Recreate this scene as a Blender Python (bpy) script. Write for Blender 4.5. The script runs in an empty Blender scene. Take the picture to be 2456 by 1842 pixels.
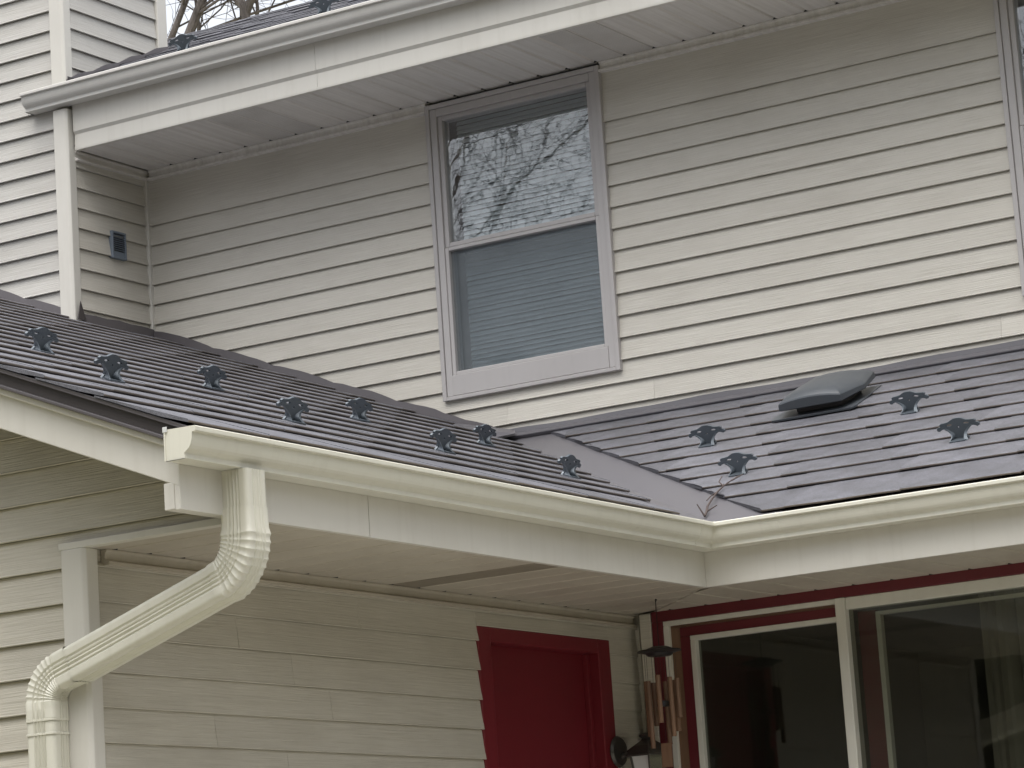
import bpy, bmesh, math, random
from mathutils import Vector, Matrix, Euler

scene = bpy.context.scene
COL = scene.collection

# ------------------------------------------------------------------ camera
cam_d = bpy.data.cameras.new('camera')
cam = bpy.data.objects.new('camera', cam_d)
COL.objects.link(cam)
cam.location = (5.250, -10.055, 1.299)
cam.rotation_mode = 'XYZ'
cam.rotation_euler = (math.radians(100.8857), math.radians(3.8024), math.radians(31.8985))
cam_d.sensor_width = 36.0
cam_d.lens = 36.0 * 7400.0 / 2456.0
cam_d.clip_start = 0.1
cam_d.clip_end = 2000.0
scene.camera = cam

# ------------------------------------------------------------------ sky, sun, exposure
SUN_EL, SUN_AZ = math.radians(74), math.radians(165)
world = bpy.data.worlds.new('World')
scene.world = world
world.use_nodes = True
wn = world.node_tree
wn.nodes.clear()
w_out = wn.nodes.new('ShaderNodeOutputWorld')
w_bg = wn.nodes.new('ShaderNodeBackground')
w_sky = wn.nodes.new('ShaderNodeTexSky')
w_sky.sky_type = 'NISHITA'
w_sky.sun_disc = False
w_sky.sun_elevation = SUN_EL
w_sky.sun_rotation = SUN_AZ
w_sky.air_density = 1.0
w_sky.dust_density = 4.0
w_sky.ozone_density = 1.0
w_hsv = wn.nodes.new('ShaderNodeHueSaturation')
w_hsv.inputs['Saturation'].default_value = 0.22      # overcast: the blue is washed out by cloud
wn.links.new(w_sky.outputs[0], w_hsv.inputs['Color'])
wn.links.new(w_hsv.outputs[0], w_bg.inputs['Color'])
w_bg.inputs['Strength'].default_value = 0.145
wn.links.new(w_bg.outputs[0], w_out.inputs['Surface'])

sun_d = bpy.data.lights.new('sun', 'SUN')
sun_d.energy = 1.2
sun_d.angle = math.radians(70)
sun_d.color = (1.0, 0.97, 0.92)
sun = bpy.data.objects.new('sun', sun_d)
COL.objects.link(sun)
sun_dir = Vector((math.sin(SUN_AZ) * math.cos(SUN_EL), math.cos(SUN_AZ) * math.cos(SUN_EL), math.sin(SUN_EL)))
sun.rotation_euler = (-sun_dir).to_track_quat('-Z', 'Y').to_euler()
sun.location = (3, -8, 12)

scene.view_settings.view_transform = 'Standard'
scene.view_settings.look = 'None'
scene.view_settings.gamma = 1.0
scene.view_settings.exposure = 1.12
scene.view_settings.use_curve_mapping = False
scene.cycles.max_bounces = 8

# ------------------------------------------------------------------ measured layout (metres)
ZG = 2.90                 # height of the lower gutter lip
ZE, X0, SL = 2.934, -0.0685, 0.405          # left lower roof: z = ZE + SL * run
SR = 0.428                # right lower roof pitch
YW = 2.011                # upper wall
YC = 1.4195               # chimney chase front / upper fascia
XC = -4.137               # chase side
XD = -0.765               # porch wall with the red door
YG = -2.705               # gable wall
YP = 0.651                # glass door wall
ZS = 2.681                # lower soffit
ZU = 5.431                # upper soffit
XF, YF = -0.112, 0.112    # lower fascias
YR = -3.07                # rake board
UZ, UY, US = 5.75, 1.40, 0.43               # upper roof

R = random.Random(7)

# ------------------------------------------------------------------ materials
def new_mat(name):
    m = bpy.data.materials.new(name)
    m.use_nodes = True
    nt = m.node_tree
    b = nt.nodes['Principled BSDF']
    return m, nt, b

def N(nt, t, **kw):
    n = nt.nodes.new(t)
    for k, v in kw.items():
        setattr(n, k, v)
    return n

def coords(nt, scale=(1, 1, 1), kind='Object'):
    tc = N(nt, 'ShaderNodeTexCoord')
    mp = N(nt, 'ShaderNodeMapping')
    mp.inputs['Scale'].default_value = scale
    nt.links.new(tc.outputs[kind], mp.inputs['Vector'])
    return mp.outputs[0]

def noise(nt, vec, scale, detail=4, rough=0.55):
    n = N(nt, 'ShaderNodeTexNoise')
    n.inputs['Scale'].default_value = scale
    n.inputs['Detail'].default_value = detail
    n.inputs['Roughness'].default_value = rough
    nt.links.new(vec, n.inputs['Vector'])
    return n.outputs['Fac']

def ramp(nt, fac, stops):
    r = N(nt, 'ShaderNodeValToRGB')
    e = r.color_ramp.elements
    while len(e) < len(stops):
        e.new(0.5)
    for i, (p, c) in enumerate(stops):
        e[i].position = p
        e[i].color = (c[0], c[1], c[2], 1) if len(c) == 3 else c
    nt.links.new(fac, r.inputs['Fac'])
    return r.outputs['Color']

def mix(nt, a, b, fac, mode='MIX'):
    m = N(nt, 'ShaderNodeMix', data_type='RGBA', blend_type=mode)
    for sock, v in ((m.inputs[6], a), (m.inputs[7], b), (m.inputs[0], fac)):
        if isinstance(v, (int, float)):
            sock.default_value = v
        elif isinstance(v, tuple):
            sock.default_value = (v[0], v[1], v[2], 1)
        else:
            nt.links.new(v, sock)
    return m.outputs[2]

def bump(nt, h, strength, dist, bsdf):
    b = N(nt, 'ShaderNodeBump')
    b.inputs['Strength'].default_value = strength
    b.inputs['Distance'].default_value = dist
    nt.links.new(h, b.inputs['Height'])
    nt.links.new(b.outputs[0], bsdf.inputs['Normal'])

def obj_random(nt, lo, hi):
    oi = N(nt, 'ShaderNodeObjectInfo')
    mr = N(nt, 'ShaderNodeMapRange')
    mr.inputs['To Min'].default_value = lo
    mr.inputs['To Max'].default_value = hi
    nt.links.new(oi.outputs['Random'], mr.inputs['Value'])
    return mr.outputs[0]

def scale_col(nt, col, val):
    v = N(nt, 'ShaderNodeVectorMath', operation='SCALE')
    nt.links.new(col, v.inputs[0])
    nt.links.new(val, v.inputs['Scale'])
    return v.outputs[0]

def painted(name, col, rough=0.45, dirt=(0.25, 0.23, 0.19), dirt_amt=0.25, grain=None, bump_s=0.15, vary=0.03, spec=0.5, scale=2.2, streak=(9, 9, 0.8), smix=0.45):
    m, nt, b = new_mat(name)
    v = coords(nt, (1, 1, 1))
    n1 = noise(nt, v, scale, 6, 0.6)
    patch = ramp(nt, n1, [(0.45, (0, 0, 0)), (0.78, (1, 1, 1))])
    vs = coords(nt, streak)
    n2 = noise(nt, vs, 3.0, 4, 0.6)
    strk = ramp(nt, n2, [(0.5, (0, 0, 0)), (0.8, (1, 1, 1))])
    d = mix(nt, patch, strk, smix)
    m1 = N(nt, 'ShaderNodeMath', operation='MULTIPLY')
    nt.links.new(d, m1.inputs[0])
    m1.inputs[1].default_value = dirt_amt
    c = mix(nt, col, dirt, m1.outputs[0])
    if vary:
        c = scale_col(nt, c, obj_random(nt, 1 - vary, 1 + vary))
    nt.links.new(c, b.inputs['Base Color'])
    b.inputs['Roughness'].default_value = rough
    b.inputs['Specular IOR Level'].default_value = spec
    if grain:
        g = noise(nt, coords(nt, grain), 1.0, 5, 0.65)
        gm = ramp(nt, g, [(0.32, (0.88, 0.87, 0.85)), (0.62, (1.04, 1.04, 1.04))])
        c2 = mix(nt, c, gm, 1.0, 'MULTIPLY')
        nt.links.new(c2, b.inputs['Base Color'])
        bump(nt, g, bump_s, 0.004, b)
    else:
        g = noise(nt, coords(nt, (1, 1, 1)), 60.0, 3, 0.6)
        bump(nt, g, bump_s * 0.4, 0.001, b)
    return m

M = {}
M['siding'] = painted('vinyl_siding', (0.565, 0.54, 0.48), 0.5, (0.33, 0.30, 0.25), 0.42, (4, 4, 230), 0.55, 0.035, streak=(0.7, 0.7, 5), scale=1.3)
M['siding_chase_dimmed'] = painted('vinyl_siding_chase_dimmed', (0.49, 0.478, 0.445), 0.5, (0.34, 0.31, 0.27), 0.38, (4, 4, 230), 0.55, 0.035, streak=(0.7, 0.7, 5), scale=1.3)  # same vinyl, colour darkened to offset the strong sky light here
M['siding_low'] = painted('vinyl_siding_low', (0.545, 0.515, 0.44), 0.5, (0.24, 0.215, 0.17), 0.42, (4, 4, 200), 0.7, 0.04, streak=(0.7, 0.7, 5), scale=1.5)
M['trim'] = painted('trim_metal', (0.62, 0.60, 0.545), 0.42, (0.33, 0.30, 0.25), 0.28)
M['fascia'] = painted('fascia_metal', (0.62, 0.60, 0.545), 0.42, (0.34, 0.31, 0.25), 0.32, smix=0.4)
M['gutter'] = painted('gutter_cream', (0.66, 0.645, 0.555), 0.34, (0.33, 0.30, 0.23), 0.26, vary=0, smix=0.5)
M['gutter_old'] = painted('gutter_faded', (0.60, 0.585, 0.545), 0.42, (0.36, 0.33, 0.29), 0.25, vary=0)
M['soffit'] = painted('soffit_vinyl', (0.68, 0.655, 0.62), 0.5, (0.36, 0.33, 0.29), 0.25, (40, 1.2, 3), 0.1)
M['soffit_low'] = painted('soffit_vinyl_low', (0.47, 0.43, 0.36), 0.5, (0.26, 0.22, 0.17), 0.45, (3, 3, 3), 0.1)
M['window'] = painted('window_vinyl', (0.45, 0.43, 0.42), 0.45, (0.25, 0.23, 0.22), 0.25)
M['white'] = painted('white_vinyl', (0.66, 0.65, 0.58), 0.4, (0.3, 0.27, 0.22), 0.25)
M['red'] = painted('red_door_paint', (0.165, 0.014, 0.021), 0.42, (0.12, 0.01, 0.012), 0.35, vary=0)
M['burgundy'] = painted('burgundy_paint', (0.115, 0.012, 0.018), 0.45, (0.05, 0.008, 0.01), 0.35, vary=0)
M['wood'] = painted('bare_wood', (0.17, 0.095, 0.055), 0.6, (0.06, 0.04, 0.025), 0.55, (80, 80, 6), 0.3, 0.25)
M['flash'] = painted('brown_flashing', (0.105, 0.095, 0.10), 0.42, (0.06, 0.05, 0.05), 0.45, vary=0)
M['drip'] = painted('dark_drip_edge', (0.055, 0.047, 0.046), 0.45, (0.03, 0.026, 0.026), 0.5, vary=0)
M['valley'] = painted('valley_metal', (0.112, 0.108, 0.118), 0.40, (0.11, 0.10, 0.10), 0.35, vary=0)
M['blind'] = painted('blind_slat', (0.44, 0.485, 0.50), 0.45, (0.35, 0.37, 0.38), 0.15, vary=0.05)
M['iron'] = painted('lantern_metal', (0.085, 0.08, 0.072), 0.38, (0.12, 0.09, 0.05), 0.4, vary=0)
M['iron'].node_tree.nodes['Principled BSDF'].inputs['Metallic'].default_value = 0.6
M['black'] = painted('black_wood', (0.018, 0.015, 0.015), 0.5, (0.03, 0.025, 0.02), 0.3, vary=0)
M['vent'] = painted('grey_vent', (0.056, 0.064, 0.074), 0.40, (0.09, 0.09, 0.085), 0.4, vary=0)
M['guard'] = painted('snow_guard_metal', (0.095, 0.112, 0.130), 0.38, (0.05, 0.06, 0.062), 0.5, vary=0.12, scale=14)
M['guard'].node_tree.nodes['Principled BSDF'].inputs['Metallic'].default_value = 0.35
M['interior'] = painted('interior_plaster', (0.22, 0.21, 0.19), 0.8, (0.2, 0.19, 0.18), 0.1, vary=0)
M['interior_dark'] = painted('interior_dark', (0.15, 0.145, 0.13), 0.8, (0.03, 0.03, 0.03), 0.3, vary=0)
M['grille'] = painted('grille_grey', (0.16, 0.19, 0.23), 0.5, (0.1, 0.1, 0.1), 0.3, vary=0)
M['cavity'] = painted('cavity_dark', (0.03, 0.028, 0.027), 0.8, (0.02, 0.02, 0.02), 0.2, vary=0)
M['stain'] = painted('stained_soffit', (0.23, 0.20, 0.155), 0.6, (0.10, 0.085, 0.065), 0.75, vary=0, scale=6)
M['curtain'] = painted('curtain_cloth', (0.19, 0.18, 0.15), 0.9, (0.14, 0.13, 0.11), 0.3, vary=0)
M['twig'] = painted('twig_bark', (0.065, 0.046, 0.040), 0.7, (0.05, 0.04, 0.035), 0.4, vary=0)
M['glass_frost'] = painted('lantern_glass', (0.62, 0.63, 0.62), 0.15, (0.3, 0.3, 0.3), 0.2, vary=0)

def shingle_mat():
    m, nt, b = new_mat('shingle')
    v = coords(nt, (1, 1, 1))
    n1 = noise(nt, v, 260.0, 2, 0.7)
    n2 = noise(nt, v, 7.0, 6, 0.7)
    g = ramp(nt, n1, [(0.30, (0.078, 0.080, 0.092)), (0.52, (0.130, 0.132, 0.150)), (0.75, (0.205, 0.207, 0.235))])
    l = ramp(nt, n2, [(0.35, (0.72, 0.71, 0.69)), (0.68, (1.12, 1.11, 1.12))])
    c = mix(nt, g, l, 1.0, 'MULTIPLY')
    c = scale_col(nt, c, obj_random(nt, 0.84, 1.14))
    nt.links.new(c, b.inputs['Base Color'])
    b.inputs['Roughness'].default_value = 0.48
    b.inputs['Specular IOR Level'].default_value = 0.34
    bump(nt, n1, 0.25, 0.002, b)
    return m
M['shingle'] = shingle_mat()
M['shingle_edge'] = painted('shingle_edge', (0.150, 0.126, 0.108), 0.7, (0.07, 0.06, 0.055), 0.5, vary=0.1, scale=25)

def perf_mat(name, base, dirt):
    m, nt, b = new_mat(name)
    v = coords(nt, (1, 1, 0))
    vo = N(nt, 'ShaderNodeTexVoronoi')
    vo.inputs['Scale'].default_value = 115.0
    vo.inputs['Randomness'].default_value = 0.0
    nt.links.new(v, vo.inputs['Vector'])
    c = ramp(nt, vo.outputs['Distance'], [(0.20, (0.26, 0.25, 0.235)), (0.34, base)])
    n2 = noise(nt, v, 4.0, 4, 0.6)
    c = mix(nt, c, ramp(nt, n2, [(0.4, (1, 1, 1)), (0.8, dirt)]), 0.6, 'MULTIPLY')
    nt.links.new(c, b.inputs['Base Color'])
    b.inputs['Roughness'].default_value = 0.5
    return m
M['perf'] = perf_mat('perforated_soffit', (0.68, 0.655, 0.62), (0.7, 0.68, 0.64))

def glass_mat(name, refl, tint, wav=0.0, rough=0.0):
    m = bpy.data.materials.new(name)
    m.use_nodes = True
    nt = m.node_tree
    nt.nodes.clear()
    out = N(nt, 'ShaderNodeOutputMaterial')
    mx = N(nt, 'ShaderNodeMixShader')
    tr = N(nt, 'ShaderNodeBsdfTransparent')
    tr.inputs['Color'].default_value = (tint[0], tint[1], tint[2], 1)
    gl = N(nt, 'ShaderNodeBsdfGlossy')
    gl.inputs['Roughness'].default_value = rough
    lw = N(nt, 'ShaderNodeLayerWeight')
    lw.inputs['Blend'].default_value = 0.5
    pw = N(nt, 'ShaderNodeMath', operation='POWER')
    pw.inputs[1].default_value = 5.0
    nt.links.new(lw.outputs['Facing'], pw.inputs[0])
    mr = N(nt, 'ShaderNodeMapRange')
    mr.inputs['To Min'].default_value = refl
    mr.inputs['To Max'].default_value = 1.0
    nt.links.new(pw.outputs[0], mr.inputs['Value'])
    nt.links.new(mr.outputs[0], mx.inputs[0])
    nt.links.new(tr.outputs[0], mx.inputs[1])
    nt.links.new(gl.outputs[0], mx.inputs[2])
    nt.links.new(mx.outputs[0], out.inputs['Surface'])
    if wav:
        v = coords(nt, (1, 1, 1))
        n = noise(nt, v, 9.0, 2, 0.5)
        b = N(nt, 'ShaderNodeBump')
        b.inputs['Strength'].default_value = wav
        b.inputs['Distance'].default_value = 0.01
        nt.links.new(n, b.inputs['Height'])
        nt.links.new(b.outputs[0], gl.inputs['Normal'])
    return m
M['glass'] = glass_mat('window_glass', 0.11, (0.97, 0.985, 0.99), 0.009, 0.006)
M['glass_low'] = glass_mat('window_glass_low', 0.10, (0.90, 0.94, 0.96), 0.02, 0.03)
M['glass_door'] = glass_mat('door_glass', 0.055, (0.75, 0.76, 0.73), 0.008, 0.02)

def screen_mat():
    m = bpy.data.materials.new('insect_screen')
    m.use_nodes = True
    nt = m.node_tree
    nt.nodes.clear()
    out = N(nt, 'ShaderNodeOutputMaterial')
    mx = N(nt, 'ShaderNodeMixShader')
    tr = N(nt, 'ShaderNodeBsdfTransparent')
    df = N(nt, 'ShaderNodeBsdfDiffuse')
    df.inputs['Color'].default_value = (0.20, 0.225, 0.24, 1)
    mx.inputs[0].default_value = 0.30
    nt.links.new(tr.outputs[0], mx.inputs[1])
    nt.links.new(df.outputs[0], mx.inputs[2])
    nt.links.new(mx.outputs[0], out.inputs['Surface'])
    return m
M['screen'] = screen_mat()

def bark_mat(name, a, bcol):
    m, nt, b = new_mat(name)
    n1 = noise(nt, coords(nt, (14, 14, 3)), 1.0, 6, 0.7)
    c = ramp(nt, n1, [(0.35, a), (0.65, bcol)])
    nt.links.new(c, b.inputs['Base Color'])
    b.inputs['Roughness'].default_value = 0.9
    bump(nt, n1, 0.8, 0.03, b)
    return m
M['bark'] = bark_mat('bark', (0.10, 0.086, 0.078), (0.24, 0.21, 0.19))
M['twigs'] = bark_mat('twig_crown', (0.10, 0.085, 0.085), (0.17, 0.15, 0.15))

def ground_mat():
    m, nt, b = new_mat('lawn')
    v = coords(nt, (1, 1, 1))
    c = mix(nt, ramp(nt, noise(nt, v, 0.35, 5), [(0.35, (0.13, 0.13, 0.07)), (0.7, (0.23, 0.205, 0.13))]),
            ramp(nt, noise(nt, v, 30.0, 4), [(0.3, (0.7, 0.7, 0.7)), (0.7, (1.2, 1.2, 1.2))]), 1.0, 'MULTIPLY')
    nt.links.new(c, b.inputs['Base Color'])
    b.inputs['Roughness'].default_value = 0.95
    return m
M['lawn'] = ground_mat()
M['concrete'] = painted('concrete', (0.33, 0.32, 0.295), 0.85, (0.25, 0.24, 0.22), 0.5, vary=0)

# ------------------------------------------------------------------ mesh helpers
class MB:
    def __init__(self):
        self.v, self.f = [], []

    def add(self, verts, faces):
        o = len(self.v)
        self.v += [tuple(p) for p in verts]
        self.f += [tuple(i + o for i in f) for f in faces]
        return self

    def box(self, x0, x1, y0, y1, z0, z1):
        v = [(x, y, z) for x in (x0, x1) for y in (y0, y1) for z in (z0, z1)]
        return self.add(v, [(0, 1, 3, 2), (4, 6, 7, 5), (0, 4, 5, 1), (2, 3, 7, 6), (0, 2, 6, 4), (1, 5, 7, 3)])

    def quad(self, a, b, c, d):
        return self.add([a, b, c, d], [(0, 1, 2, 3)])

    def sweep(self, rings, closed=True, caps=False):
        n = len(rings[0])
        v = [p for r in rings for p in r]
        f = []
        for i in range(len(rings) - 1):
            for j in range(n if closed else n - 1):
                a, b = i * n + j, i * n + (j + 1) % n
                f.append((a, b, b + n, a + n))
        if caps:
            f.append(tuple(range(n - 1, -1, -1)))
            f.append(tuple((len(rings) - 1) * n + j for j in range(n)))
        return self.add(v, f)

    def tube(self, pts, radii, seg=8, caps=True):
        pts = [Vector(p) for p in pts]
        rings = []
        up = Vector((0.13, 0.21, 1)).normalized()
        for i, p in enumerate(pts):
            d = (pts[min(i + 1, len(pts) - 1)] - pts[max(i - 1, 0)]).normalized()
            a = d.cross(up)
            if a.length < 1e-3:
                a = d.cross(Vector((1, 0, 0)))
            a.normalize()
            b = d.cross(a)
            r = radii[i] if isinstance(radii, (list, tuple)) else radii
            rings.append([p + (a * math.cos(t) + b * math.sin(t)) * r for t in [2 * math.pi * k / seg for k in range(seg)]])
        return self.sweep(rings, True, caps)

    def lathe(self, prof, c, seg=20, axis='Z'):
        rings = []
        for r, h in prof:
            ring = []
            for k in range(seg):
                t = 2 * math.pi * k / seg
                if axis == 'Z':
                    ring.append((c[0] + r * math.cos(t), c[1] + r * math.sin(t), c[2] + h))
                else:
                    ring.append((c[0] + h, c[1] + r * math.cos(t), c[2] + r * math.sin(t)))
            rings.append(ring)
        return self.sweep(rings, True, True)

    def mesh(self, name):
        me = bpy.data.meshes.new(name)
        me.from_pydata(self.v, [], self.f)
        bm = bmesh.new()
        bm.from_mesh(me)
        bmesh.ops.recalc_face_normals(bm, faces=bm.faces)
        bm.to_mesh(me)
        bm.free()
        me.update()
        return me

def link(name, me, mat, parent=None, smooth=False, bevel=0.0):
    o = bpy.data.objects.new(name, me)
    COL.objects.link(o)
    if mat is not None and not me.materials:
        me.materials.append(mat if not isinstance(mat, str) else M[mat])
    if parent is not None:
        o.parent = parent
        top = parent
        mw = Matrix.Identity(4)
        chain = []
        while top is not None:
            chain.append(top)
            top = top.parent
        for t in reversed(chain):
            mw = mw @ t.matrix_parent_inverse @ Matrix.LocRotScale(t.location, t.rotation_euler, t.scale)
        o.matrix_parent_inverse = mw.inverted()
    if smooth:
        for p in me.polygons:
            p.use_smooth = True
        try:
            me.set_sharp_from_angle(angle=math.radians(28))
        except Exception:
            pass
    if bevel:
        md = o.modifiers.new('bevel', 'BEVEL')
        md.width = bevel
        md.segments = 2
        md.limit_method = 'ANGLE'
    return o

def build(name, mb, mat, parent=None, smooth=False, bevel=0.0):
    return link(name, mb.mesh(name), mat, parent, smooth, bevel)

def boxo(name, x0, x1, y0, y1, z0, z1, mat, parent=None, bevel=0.0):
    return build(name, MB().box(x0, x1, y0, y1, z0, z1), mat, parent, False, bevel)

def tag(o, label, cat=None, group=None, kind=None):
    if label:
        o['label'] = label
    if cat:
        o['category'] = cat
    if group:
        o['group'] = group
    if kind:
        o['kind'] = kind
    return o

def empty(name, loc, label=None, cat=None, group=None):
    o = bpy.data.objects.new(name, None)
    COL.objects.link(o)
    o.location = loc
    o.empty_display_size = 0.2
    return tag(o, label, cat, group)

# ------------------------------------------------------------------ ground
g = MB().quad((-400, -400, 0), (400, -400, 0), (400, 400, 0), (-400, 400, 0))
tag(build('ground', g, 'lawn'), None, kind='structure')
g = MB().box(-0.7, 5.0, -6.0, 0.62, 0.0, 0.10)  # added unseen slab, bounces light up under the lower eaves
tag(build('bounce_slab', g, 'concrete'), None, kind='structure')

# ------------------------------------------------------------------ the house
house = empty('house', (-2.0, 2.0, 0.0),
              'two-storey house with beige lap siding, dark shingled lower roofs and a red door', 'house')

SEAM = random.Random(77)
def plank(parent, plane, pos, u0b, u1b, u0t, u1t, zb, zt, mat, db=0.018, dt=0.004, seam=True):
    if seam and u1b - u0b > 2.0:
        c = u0b + SEAM.uniform(0.25, 0.75) * (u1b - u0b)
        plank(parent, plane, pos, u0b, c, u0t, c, zb, zt, mat, db, dt, u1b - u0b > 4.5)
        j = SEAM.uniform(0.0002, 0.0010)
        return plank(parent, plane, pos, c + 0.0010, u1b, c + 0.0010, u1t, zb + j, zt, mat, db + j, dt, u1b - u0b > 4.5)
    return plank1(parent, plane, pos, u0b, u1b, u0t, u1t, zb, zt, mat, db, dt)

def plank1(parent, plane, pos, u0b, u1b, u0t, u1t, zb, zt, mat, db, dt):
    """one lap-siding course; plane 'y' faces -Y at y=pos, plane 'x' faces +X at x=pos"""
    prof = [(dt, zt), (db - 0.0015, zb + 0.007), (db, zb + 0.003), (db - 0.002, zb), (0.006, zb + 0.002), (0.0, zb + 0.010)]
    rings = []
    for (ub, ut) in ((u0b, u0t), (u1b, u1t)):
        ring = []
        for n, z in prof:
            t = (z - zb) / max(zt - zb, 1e-6)
            u = ub + (ut - ub) * t
            ring.append((u, pos - n, z) if plane == 'y' else (pos + n, u, z))
        ring.append((ring[0][0], pos, zt) if plane == 'y' else (pos, ring[0][1], zt))
        rings.append(ring)
    return build('siding_plank', MB().sweep(rings, True, True), mat, parent)

def courses(z0, step, lo, hi):
    n0 = math.floor((lo - z0) / step)
    out = []
    z = z0 + n0 * step
    while z < hi - 1e-4:
        out.append((z, min(z + step, hi)))
        z += step
    return out

UC, UZ0 = 0.1022, 5.143
LC, LZ0 = 0.1085, 2.299

# --- upper wall
WX0, WX1, WZ0, WZ1 = -2.414, -1.449, 3.972, 5.415       # first window
VX0, VX1 = 0.512, 1.478                                  # second window
mb = MB()
for a, b_, c, d in ((XC, WX0, 3.0, 5.5), (WX1, VX0, 3.0, 5.5), (VX1, 5.0, 3.0, 5.5), (WX0, WX1, 3.0, WZ0), (VX0, VX1, 3.0, WZ0)):
    mb.box(a, b_, YW + 0.001, YW + 0.10, c, d)
wall_up = build('siding_wall', mb, 'siding', house)
segs = [(XC + 0.02, WX0), (WX1, VX0), (VX1, 5.0)]
for zb, zt in courses(UZ0, UC, 3.38, UZ0):
    if zt <= WZ0 + 0.001:
        plank(wall_up, 'y', YW, XC + 0.02, 5.0, XC + 0.02, 5.0, zb, zt, 'siding')
    else:
        for a, b_ in segs:
            plank(wall_up, 'y', YW, a, b_, a, b_, zb, zt, 'siding')
        if zb < WZ0 - 0.01:
            for a, b_ in ((WX0, WX1), (VX0, VX1)):
                f = (WZ0 - zb) / (zt - zb)
                plank(wall_up, 'y', YW, a, b_, a, b_, zb, WZ0, 'siding', 0.018, 0.018 - 0.014 * f)
for a, b_ in segs:
    plank(wall_up, 'y', YW, a, b_, a, b_, UZ0, 5.40, 'siding', 0.018, 0.004)

# --- chimney chase: front and side
mb = MB().box(-9.0, XC, YC + 0.001, YC + 0.08, 4.2, 8.2)
wall_cf = build('siding_wall', mb, 'siding_chase_dimmed', house)
for zb, zt in courses(UZ0, UC, 4.5, 8.2):
    plank(wall_cf, 'y', YC, -9.0, XC - 0.066, -9.0, XC - 0.066, zb, zt, 'siding_chase_dimmed')
mb = MB().box(XC - 0.08, XC - 0.001, YC + 0.081, 2.20, 4.2, 8.2)
wall_cs = build('siding_wall', mb, 'siding_chase_dimmed', house)
for zb, zt in courses(UZ0, UC, 4.4, 8.2):
    y1 = 2.135 if zb > 5.5 else YW - 0.01
    plank(wall_cs, 'x', XC, YC + 0.02, y1, YC + 0.02, y1, zb, zt, 'siding_chase_dimmed' if zb > 5.6 else 'siding')

def corner_post(x, y, w, z0, z1, mat, px=0.006, py=0.035, side=0.03):
    """outside corner: a front leg of width w along -X and a side leg along +Y"""
    m1 = MB()
    px = px + 0.018
    prof = [(x + px - 0.014, y - py), (x + px, y - py + 0.010), (x + px, y + side), (x + 0.001, y + side), (x + 0.001, y - 0.001), (x - w, y - 0.001), (x - w, y - py)]
    m1.sweep([[(a, b, z) for a, b in prof] for z in (z0, z1)], True, True)
    return build('corner_trim', m1, mat, house, False, 0.004)
corner_post(XC, YC, 0.068, 4.45, 5.64, 'trim', 0.0, 0.040, 0.022)
corner_post(XC, YC, 0.068, 5.76, 8.2, 'trim', 0.0, 0.040, 0.022)
boxo('corner_trim', XC - 0.05, XC + 0.026, 2.137, 2.215, 5.9, 8.2, 'trim', house, 0.004)
# inside corner bead
boxo('corner_trim', XC + 0.001, XC + 0.026, YW - 0.030, YW - 0.001, 4.45, 5.40, 'trim', house, 0.003)

# --- gable wall below the rake
def rake_x(z, drop=0.05):
    return X0 - (z + drop - ZE) / SL
mb = MB()
mb.add([(-10.3, YG + 0.004, 0), (XD - 0.002, YG + 0.004, 0), (XD - 0.002, YG + 0.004, ZS + 0.012), (-0.135, YG + 0.004, ZS + 0.012), (-0.135, YG + 0.004, 2.90), (-5.2, YG + 0.004, 4.95), (-10.3, YG + 0.004, 2.9)],
       [(0, 1, 2, 3, 4, 5, 6)])
wall_g = build('siding_wall', mb, 'siding_low', house)
for zb, zt in courses(LZ0, LC, 0.35, 4.6):
    if zt < 2.70:
        plank(wall_g, 'y', YG, -6.0, XD - 0.072, -6.0, XD - 0.072, zb, zt, 'siding_low')
    else:
        xb = min(rake_x(zb), -0.135)
        xt = min(rake_x(zt), -0.135)
        if zb < 2.70:
            f = (zt - 2.70) / (zt - zb)
            plank(wall_g, 'y', YG, -6.0, XD - 0.072, -6.0, XD - 0.072, zb, zt, 'siding_low')
            plank(wall_g, 'y', YG, XD - 0.0715, xb, XD - 0.0715, xt, 2.70, zt, 'siding_low', 0.004 + 0.017 * f)
        else:
            plank(wall_g, 'y', YG, -6.0, xb, -6.0, xt, zb, zt, 'siding_low')
corner_post(XD, YG, 0.074, 0.2, 2.679, 'trim', 0.002, 0.032, 0.032)

# --- porch wall with the red door
DY0, DY1, DZ1 = -0.495, 0.474, 2.573
mb = MB()
for a, b_, c, d in ((YG + 0.05, DY0 + 0.05, 0.0, 2.75), (DY1 - 0.05, YP + 0.075, 0.0, 2.75), (DY0 + 0.05, DY1 - 0.05, DZ1 - 0.02, 2.75)):
    mb.box(XD - 0.12, XD - 0.001, a, b_, c, d)
wall_p = build('siding_wall', mb, 'siding_low', house)
for zb, zt in courses(LZ0, LC, 0.3, 2.64):
    zt = min(zt, 2.64)
    if zb >= DZ1 - 0.04:
        plank(wall_p, 'x', XD, YG + 0.03, YP + 0.075, YG + 0.03, YP + 0.075, zb, zt, 'siding_low', 0.0135)
    else:
        plank(wall_p, 'x', XD, YG + 0.03, DY0 + 0.004, YG + 0.03, DY0 + 0.004, zb, zt, 'siding_low', 0.0150)
        plank(wall_p, 'x', XD, DY1, YP + 0.075, DY1, YP + 0.075, zb, zt, 'siding_low', 0.0125)
        if zt > DZ1:
            plank(wall_p, 'x', XD, DY0, DY1, DY0, DY1, DZ1, zt, 'siding_low', 0.014)
boxo('corner_trim', XD + 0.001, XD + 0.024, YP + 0.050, YP + 0.074, 0.2, 2.682, 'siding_low', house, 0.003)
boxo('corner_trim', XD + 0.062, XD + 0.112, YP - 0.012, YP + 0.074, 0.2, 2.679, 'siding_low', house, 0.003)
boxo('soffit_trim', XD + 0.001, XD + 0.112, YP - 0.001, YP + 0.074, 2.683, 2.695, 'soffit_low', house)

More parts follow.
